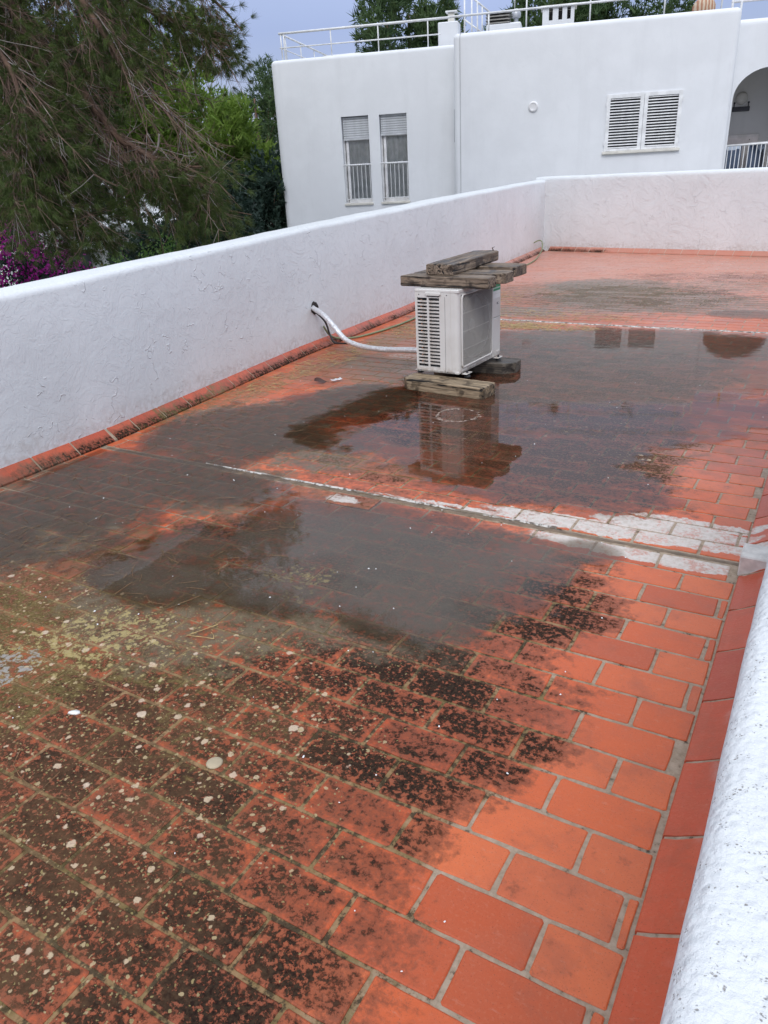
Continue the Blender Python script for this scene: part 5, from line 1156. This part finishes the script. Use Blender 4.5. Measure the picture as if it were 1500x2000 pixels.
crown_tree((-14.5, 26.5, -3.2), 9, (0, 0, 8.4, 2.4, 2.2, 3.0), M_pine_d, 21, 'dense pine behind the left roof railing, lowest of the row', G_T, clumps=420)
crown_tree((-10.8, 30.5, -3.2), 10.5, (0, 0, 8.0, 3.3, 3.0, 3.3), M_pine_d, 22, 'tall broad pine rising above the step between the roofs', G_T, clumps=700)
crown_tree((-7.2, 30.5, -3.2), 10, (0, 0, 8.0, 2.4, 2.4, 2.9), M_pine_d, 23, 'dark pine behind the louvred vent stack and slotted chimney', G_T, clumps=460)
crown_tree((3.2, 30.0, -3.2), 12, (0, 0, 7.8, 2.4, 2.4, 2.8), M_pine_d, 24, 'pine behind the orange parasol at the right edge', G_T, clumps=320)
crown_tree((-15.2, 27.2, -3.2), 8, (0, 0, 7.1, 1.0, 1.0, 1.0), M_pine_d, 25, 'small rounded pine top peeping over the left roof', G_T, clumps=120)
G_F = 'trees in the valley left of the white building'
crown_tree((-27.26, 33.35, -3.2), 10, (0, 0, 6.6, 3.0, 3.0, 4.1), M_pine_d, 31, 'dark rounded tree against the sky beside the building corner', G_F, clumps=420)
crown_tree((-31.5, 41.5, -3.2), 10, (0, 0, 7.0, 3.4, 3.4, 4.0), M_pine_d, 32, 'farther dark tree behind the villa roof', G_F, clumps=300)
crown_tree((-19.12, 19.24, -3.2), 8.5, (0, 0, 7.0, 2.6, 2.6, 2.7), M_pine_b, 33, 'bright green young pine glowing behind the drooping branches', G_F, clumps=520, slen=.30)
crown_tree((-16.80, 18.64, -3.2), 6.5, (0, 0, 5.2, 1.5, 1.5, 1.9), M_pine_b, 34, 'small bright pine touching the building corner', G_F, clumps=220, slen=.26)
crown_tree((-18.53, 12.32, -3.2), 8.5, (0, 0, 6.0, 2.6, 2.6, 2.8), M_pine, 35, 'olive pine filling the middle of the view to the left', G_F, clumps=520)
crown_tree((-21.5, 14.0, -3.2), 10.5, (0, 0, 7.6, 4.0, 4.0, 4.6), M_pine_d, 36, 'dark pine standing behind the drooping twigs', G_F, clumps=620)
crown_tree((-18.5, 9.5, -3.2), 10.5, (0, 0, 7.6, 4.0, 3.6, 4.4), M_pine, 37, 'shaded pine at the far left edge', G_F, clumps=560)
def bush(base, r, mat, seed, label, cat='bush', name='bush', n=120, size=.045, per=40, stems=True, group=None, extra=None):
    rs = np.random.RandomState(seed); e_ = empty(name, base); tag(e_, label, cat, group); rx, ry, rz = r; Cs = []
    for k in range(n):
        d = rs.normal(0, 1, 3); d /= np.linalg.norm(d); q = rs.uniform(.5, 1.0) ** .5; Cs.append((d[0] * rx * q, d[1] * ry * q, rz + d[2] * rz * q))
    leaves(Cs, per, size, .10 * max(rx, .8), 'foliage', mat, e_, rs)
    mb = MB()
    for k in range(9):
        c = Cs[k * 7 % len(Cs)]; mb.tube([(rs.uniform(-.1, .1), rs.uniform(-.1, .1), -.2), (c[0] * .4, c[1] * .4, c[2] * .5), c], [.035, .02, .008], 5)
    mb.build('stem', M_bark, e_, True)
    if extra:
        m2, n2, s2 = extra; Ce = [c for c in Cs if rs.rand() < n2]; Ce = [np.array(c) * np.array([1.06, 1.06, 1.03]) for c in Ce]
        leaves(Ce, per, s2, .08 * max(rx, .8), 'flowers', m2, e_, rs)
    return e_
bush((-11.43, 12.05, -3.2), (1.1, 1.1, 2.35), M_bush_d, 41, 'dark blue green bush filling the corner against the white building', n=520, size=.06, per=46)
bush((-13.01, 11.93, -3.2), (1.6, 1.6, 2.2), M_bush_d, 42, 'dark bush in the shade above the middle of the wall', n=420, size=.055, per=40)
bush((-11.3, 6.95, -3.2), (1.15, 1.35, 2.12), M_bush_d, 43, 'bougainvillea covered in magenta flowers above the left wall', 'bougainvillea', 'bougainvillea', n=420, size=.04, per=40, extra=(M_boug, .9, .036))
bush((-10.7, 8.35, -3.2), (.55, .7, 1.92), M_shrub, 44, 'yellow green shrub beside the bougainvillea', n=220, size=.035, per=40, extra=(M_yellow, .10, .03))
bush((-10.6, 9.5, -3.2), (.85, .9, 1.98), M_shrub, 45, 'fresh green shrub right of the yellow green one', n=260, size=.035, per=40)
bush((-13.2, 7.9, -3.2), (.8, .9, 2.32), M_yellow, 46, 'ochre flowering bush behind the bougainvillea', n=90, size=.04, per=22)
bush((-12.5, 11.3, -3.2), (1.3, 1.4, 1.95), M_bush_d, 47, 'low dark bush behind the green shrubs', n=300, size=.05, per=40)

crown_tree((-14.78, 17.72, -3.2), 5, (0, 0, 3.6, 1.5, 1.5, 1.8), M_bush_d, 39, 'dark tree pressed against the corner of the white building', G_F, clumps=420, slen=.18, sw=.035, trunk_r=.12)
bounce_slab = MB().box(-24, 6, 12.0, 19.5, -3.3, -3.19).build('bounce_slab', simple('pale bounce slab', (.55, .53, .50), .8)); bounce_slab.rotation_euler = (0, 0, R(8)); tag(bounce_slab, kind='structure')  # unseen pale slab, added to bounce light up onto the facade

crown_tree((-19.72, 17.20, -3.2), 8.5, (0, 0, 6.7, 2.2, 2.2, 2.4), M_pine_b, 40, 'bright green pine seen through the bare twigs, left of the first bright one', G_F, clumps=420, slen=.30)
# the near pine: trunk outside the view, limbs drooping across the upper left
np_e = empty('pine_tree', (-12.2, 4.2, -3.2)); tag(np_e, 'big near pine with drooping reddish twigs hanging across the upper left', 'tree')
NB = Vector((-12.2, 4.2, -3.2))
rs = np.random.RandomState(77)
MB().tube(spline([(0, 0, -.2), (.1, .1, 3), (.35, .1, 6), (.5, .3, 9), (.6, .4, 12)], 5), [.36 - .24 * i / 20 for i in range(21)], 12).build('trunk', M_bark, np_e, True)
LIMBS = [
    [(-11.8, 4.4, 3.6), (-10.2, 4.8, 4.6), (-8.9, 5.1, 4.45), (-8.01, 5.19, 3.52), (-7.7, 5.1, 3.24), (-7.49, 5.04, 3.02), (-7.33, 4.93, 2.67), (-7.15, 4.83, 2.28), (-6.99, 4.71, 1.84)],
    [(-11.7, 4.5, 4.3), (-10, 5.1, 4.6), (-8.78, 5.33, 4.11), (-8.05, 5.46, 3.27), (-7.49, 5.37, 2.81), (-6.93, 5.25, 2.32), (-6.67, 5.24, 2.08), (-6.36, 5.28, 1.92), (-6.15, 5.35, 1.84), (-5.9, 5.45, 1.79), (-5.63, 5.56, 1.79)],
    [(-11.9, 4.3, 2.9), (-9.8, 4.4, 3.3), (-8.2, 4.4, 2.63), (-7.6, 4.4, 2.02), (-7.22, 4.42, 1.76), (-6.91, 4.49, 1.5), (-6.71, 4.58, 1.26)],
    [(-11.7, 4.6, 5.2), (-10.2, 5.3, 5.1), (-9.08, 5.77, 4.52), (-8.04, 6.26, 3.95), (-7.18, 6.44, 3.47), (-6.63, 6.55, 3.21), (-6.21, 6.64, 3.02)],
    [(-11.7, 4.6, 5.6), (-9.8, 5.7, 5.3), (-8.16, 6.12, 4.38), (-7.36, 6.4, 3.88), (-6.5, 6.66, 3.55), (-6.03, 6.66, 3.15)],
    [(-11.9, 4.2, 3.4), (-9.2, 4.3, 4.0), (-7.66, 4.32, 3.27), (-7.05, 4.31, 2.78), (-6.86, 4.23, 2.42), (-6.8, 4.14, 2.06)],
    [(-11.7, 4.5, 4.8), (-9.5, 4.8, 4.9), (-7.88, 4.87, 4.1), (-7.1, 5.21, 3.57), (-6.68, 5.23, 3.08), (-6.38, 5.26, 2.65), (-6.1, 5.4, 2.31)],
    [(-11.8, 4.6, 2.4), (-10.2, 5.6, 2.6), (-9.0, 6.4, 2.2), (-8.2, 6.9, 1.7), (-7.5, 7.3, 1.35), (-6.9, 7.5, 1.2)],
    [(-11.8, 4.4, 1.9), (-10.3, 4.9, 2.2), (-9.2, 5.3, 1.8), (-8.4, 5.5, 1.35), (-7.7, 5.6, 1.05)],
    [(-11.7, 4.8, 3.9), (-10.2, 6.2, 4.0), (-9.4, 6.9, 3.5), (-8.7, 7.3, 3.1), (-8.1, 7.6, 2.8)],
]
tipC, tipD = [], []; thick = MB(); twr = MB(); twg = MB()
for li, L_ in enumerate(LIMBS):
    path = spline([Vector(p) - NB for p in L_], 6); n = len(path); r0 = (.085, .075, .06, .07, .06, .055, .06, .05, .05, .06)[li]
    MB().tube(path, [max(.007, r0 * (1 - i / n) ** .8) for i in range(n)], 8).build('limb', M_bark, np_e, True)
    total = n
    for i in range(int(n * .22), n):
        t_ = i / n; nb = 4
        for b in range(nb):
            p0 = path[i] + Vector(rs.uniform(-.03, .03, 3)); tan = (path[min(i + 1, n - 1)] - path[max(i - 1, 0)]).normalized()
            d = (tan * rs.uniform(.5, 1.0) + Vector((rs.normal(.10, .38), rs.normal(0, .42), rs.normal(-.18, .40)))).normalized(); ln = rs.uniform(.45, 1.35) * (1.1 - .45 * t_)
            k = 7; q = [p0]; dd = d.copy(); lim_ = -39.6 if p0.z - 3.2 > 2.2 else -41.2
            for s_ in range(k): dd = (dd + Vector((rs.normal(.02, .07), rs.normal(0, .07), rs.normal(-.05, .08)))).normalized(); q.append(q[-1] + dd * ln / k)
            if any(math.degrees(math.atan2(v.x - 12.2 - .187, v.y + 4.2 + 1.042)) > lim_ or math.degrees(math.atan2(v.z - 4.83, math.hypot(v.x - 12.387, v.y + 5.242))) < (-2.6 if v.x < 5 else -3.6) for v in q): continue
            azq = math.degrees(math.atan2(q[-1].x - 12.387, q[-1].y + 5.242)); elq = math.degrees(math.atan2(q[-1].z - 4.83, math.hypot(q[-1].x - 12.387, q[-1].y + 5.242)))
            if -49.5 < azq < -38 and 1.5 < elq < 6.3 and rs.rand() < .55: continue
            (twg if rs.rand() < .18 else twr).tube(q, [.0065 * (1 - .75 * j / k) for j in range(k + 1)], 3, False)
            for s_ in range(2, k + 1):
                for rep in range(3 if s_ < k else 5):
                    d2 = (dd * .7 + Vector(rs.normal(0, .5, 3)) + Vector((.1, 0, -.22))).normalized(); l2 = rs.uniform(.10, .34)
                    e2 = q[s_] + d2 * l2
                    if rs.rand() < .45: (twg if rs.rand() < .15 else twr).tube([q[s_], (q[s_] + e2) / 2 + Vector((0, 0, -.01)), e2], [.0034, .0026, .0015], 3, False)
                    az2 = math.degrees(math.atan2(e2.x - 12.387, e2.y + 5.242)); el2 = math.degrees(math.atan2(e2.z - 4.83, math.hypot(e2.x - 12.387, e2.y + 5.242)))
                    if rs.rand() < (.85 if s_ > 3 else .5) * (.06 if (-49.5 < az2 < -39 and 1.5 < el2 < 6.3) else 1): tipC.append(tuple(e2)); tipD.append(tuple(d2))
o = twr.build('twigs', M_twig, np_e); o['kind'] = 'stuff'
o = twg.build('dead_twigs', M_twig_g, np_e); o['kind'] = 'stuff'
tipC, tipD = np.array(tipC), np.array(tipD)
print('tufts', len(tipC), 'twig faces', len(twr.f))
o = sel_ = rs.rand(len(tipC)) < .50; tipC = tipC[sel_]; tipD = tipD[sel_]
o = spikes(tipC, tipD, 44, .105, .0019, .50, 'needles', M_pine, np_e, rs, .008); o['kind'] = 'stuff'
# cones on the grey limb
cone = MB().lathe([(.004, -.03), (.019, -.015), (.022, 0), (.014, .02), (.004, .032)], 8).mesh('pine_cone', simple('dark pine cone', (.06, .035, .025), .8))
for x, y_, z in ((-6.64, 5.24, 2.03), (-6.15, 5.36, 1.80), (-5.92, 5.46, 1.76), (-5.86, 5.48, 1.82), (-6.95, 5.26, 2.28)): inst(cone, 'pine_cone', np_e, Vector((x, y_, z)) - NB, (rs.uniform(0, 3), rs.uniform(0, 3), 0))
MB().tube(spline([Vector((-6.36, 5.28, 1.90)) - NB, Vector((-6.24, 5.30, 1.98)) - NB, Vector((-6.20, 5.32, 2.12)) - NB], 4), .011, 6).build('limb', M_twig_g, np_e, True)

# the crown of the near pine, above the view; the puddles mirror it
rc_s = np.random.RandomState(5); CC = []; CD = []
cam_p = np.array([.187, -1.042, 1.63])
for k in range(8200):
    l_ = [(-8.6, 6.0, 6.6, 3.0, 2.8, 2.0), (-6.6, 8.2, 7.8, 2.4, 2.4, 1.6), (-9.5, 3.2, 6.8, 2.8, 2.6, 2.2), (-10.5, 6.0, 8.6, 3.2, 3.2, 2.0), (-6.0, 7.2, 6.6, 1.6, 1.8, 1.1), (-5.5, 7.9, 8.5, 2.0, 1.9, 1.5), (-7.4, 6.6, 7.6, 2, 2, 1.6)][rc_s.randint(7)]
    d = rc_s.normal(0, 1, 3); d /= np.linalg.norm(d); q = rc_s.uniform(.2, 1) ** .5; c = np.array(l_[:3]) + d * np.array(l_[3:]) * q
    v = c - cam_p; az_ = math.degrees(math.atan2(v[0], v[1])); el_ = math.degrees(math.atan2(v[2], math.hypot(v[0], v[1])))
    if el_ < 12.5 + max(0, (az_ + 42)) * .9: continue
    CC.append(c - np.array(NB)); CD.append((d * .5 + np.array([0, 0, -.1]) + rc_s.normal(0, .4, 3)))
CD = np.array(CD); CD /= np.linalg.norm(CD, axis=1, keepdims=True)
o = spikes(np.array(CC), CD, 34, .30, .010, .6, 'crown_needles', M_pine, np_e, rc_s, .10); o['kind'] = 'stuff'
up_ = MB()
for tgt in ((-5.5, 7.9, 8.5), (-7.4, 6.6, 7.6), (-8.6, 6.0, 6.6), (-6.6, 8.2, 7.8), (-9.5, 3.2, 6.8), (-10.5, 6.0, 8.6), (-6.0, 7.2, 6.9)):
    up_.tube(spline([(.5, .3, 8.4), tuple((Vector(tgt) - NB) * .5 + Vector((.2, .1, 4.9))), tuple(Vector(tgt) - NB)], 5), [.12 - .009 * i for i in range(11)], 7)
up_.build('upper_limb', M_bark, np_e, True)
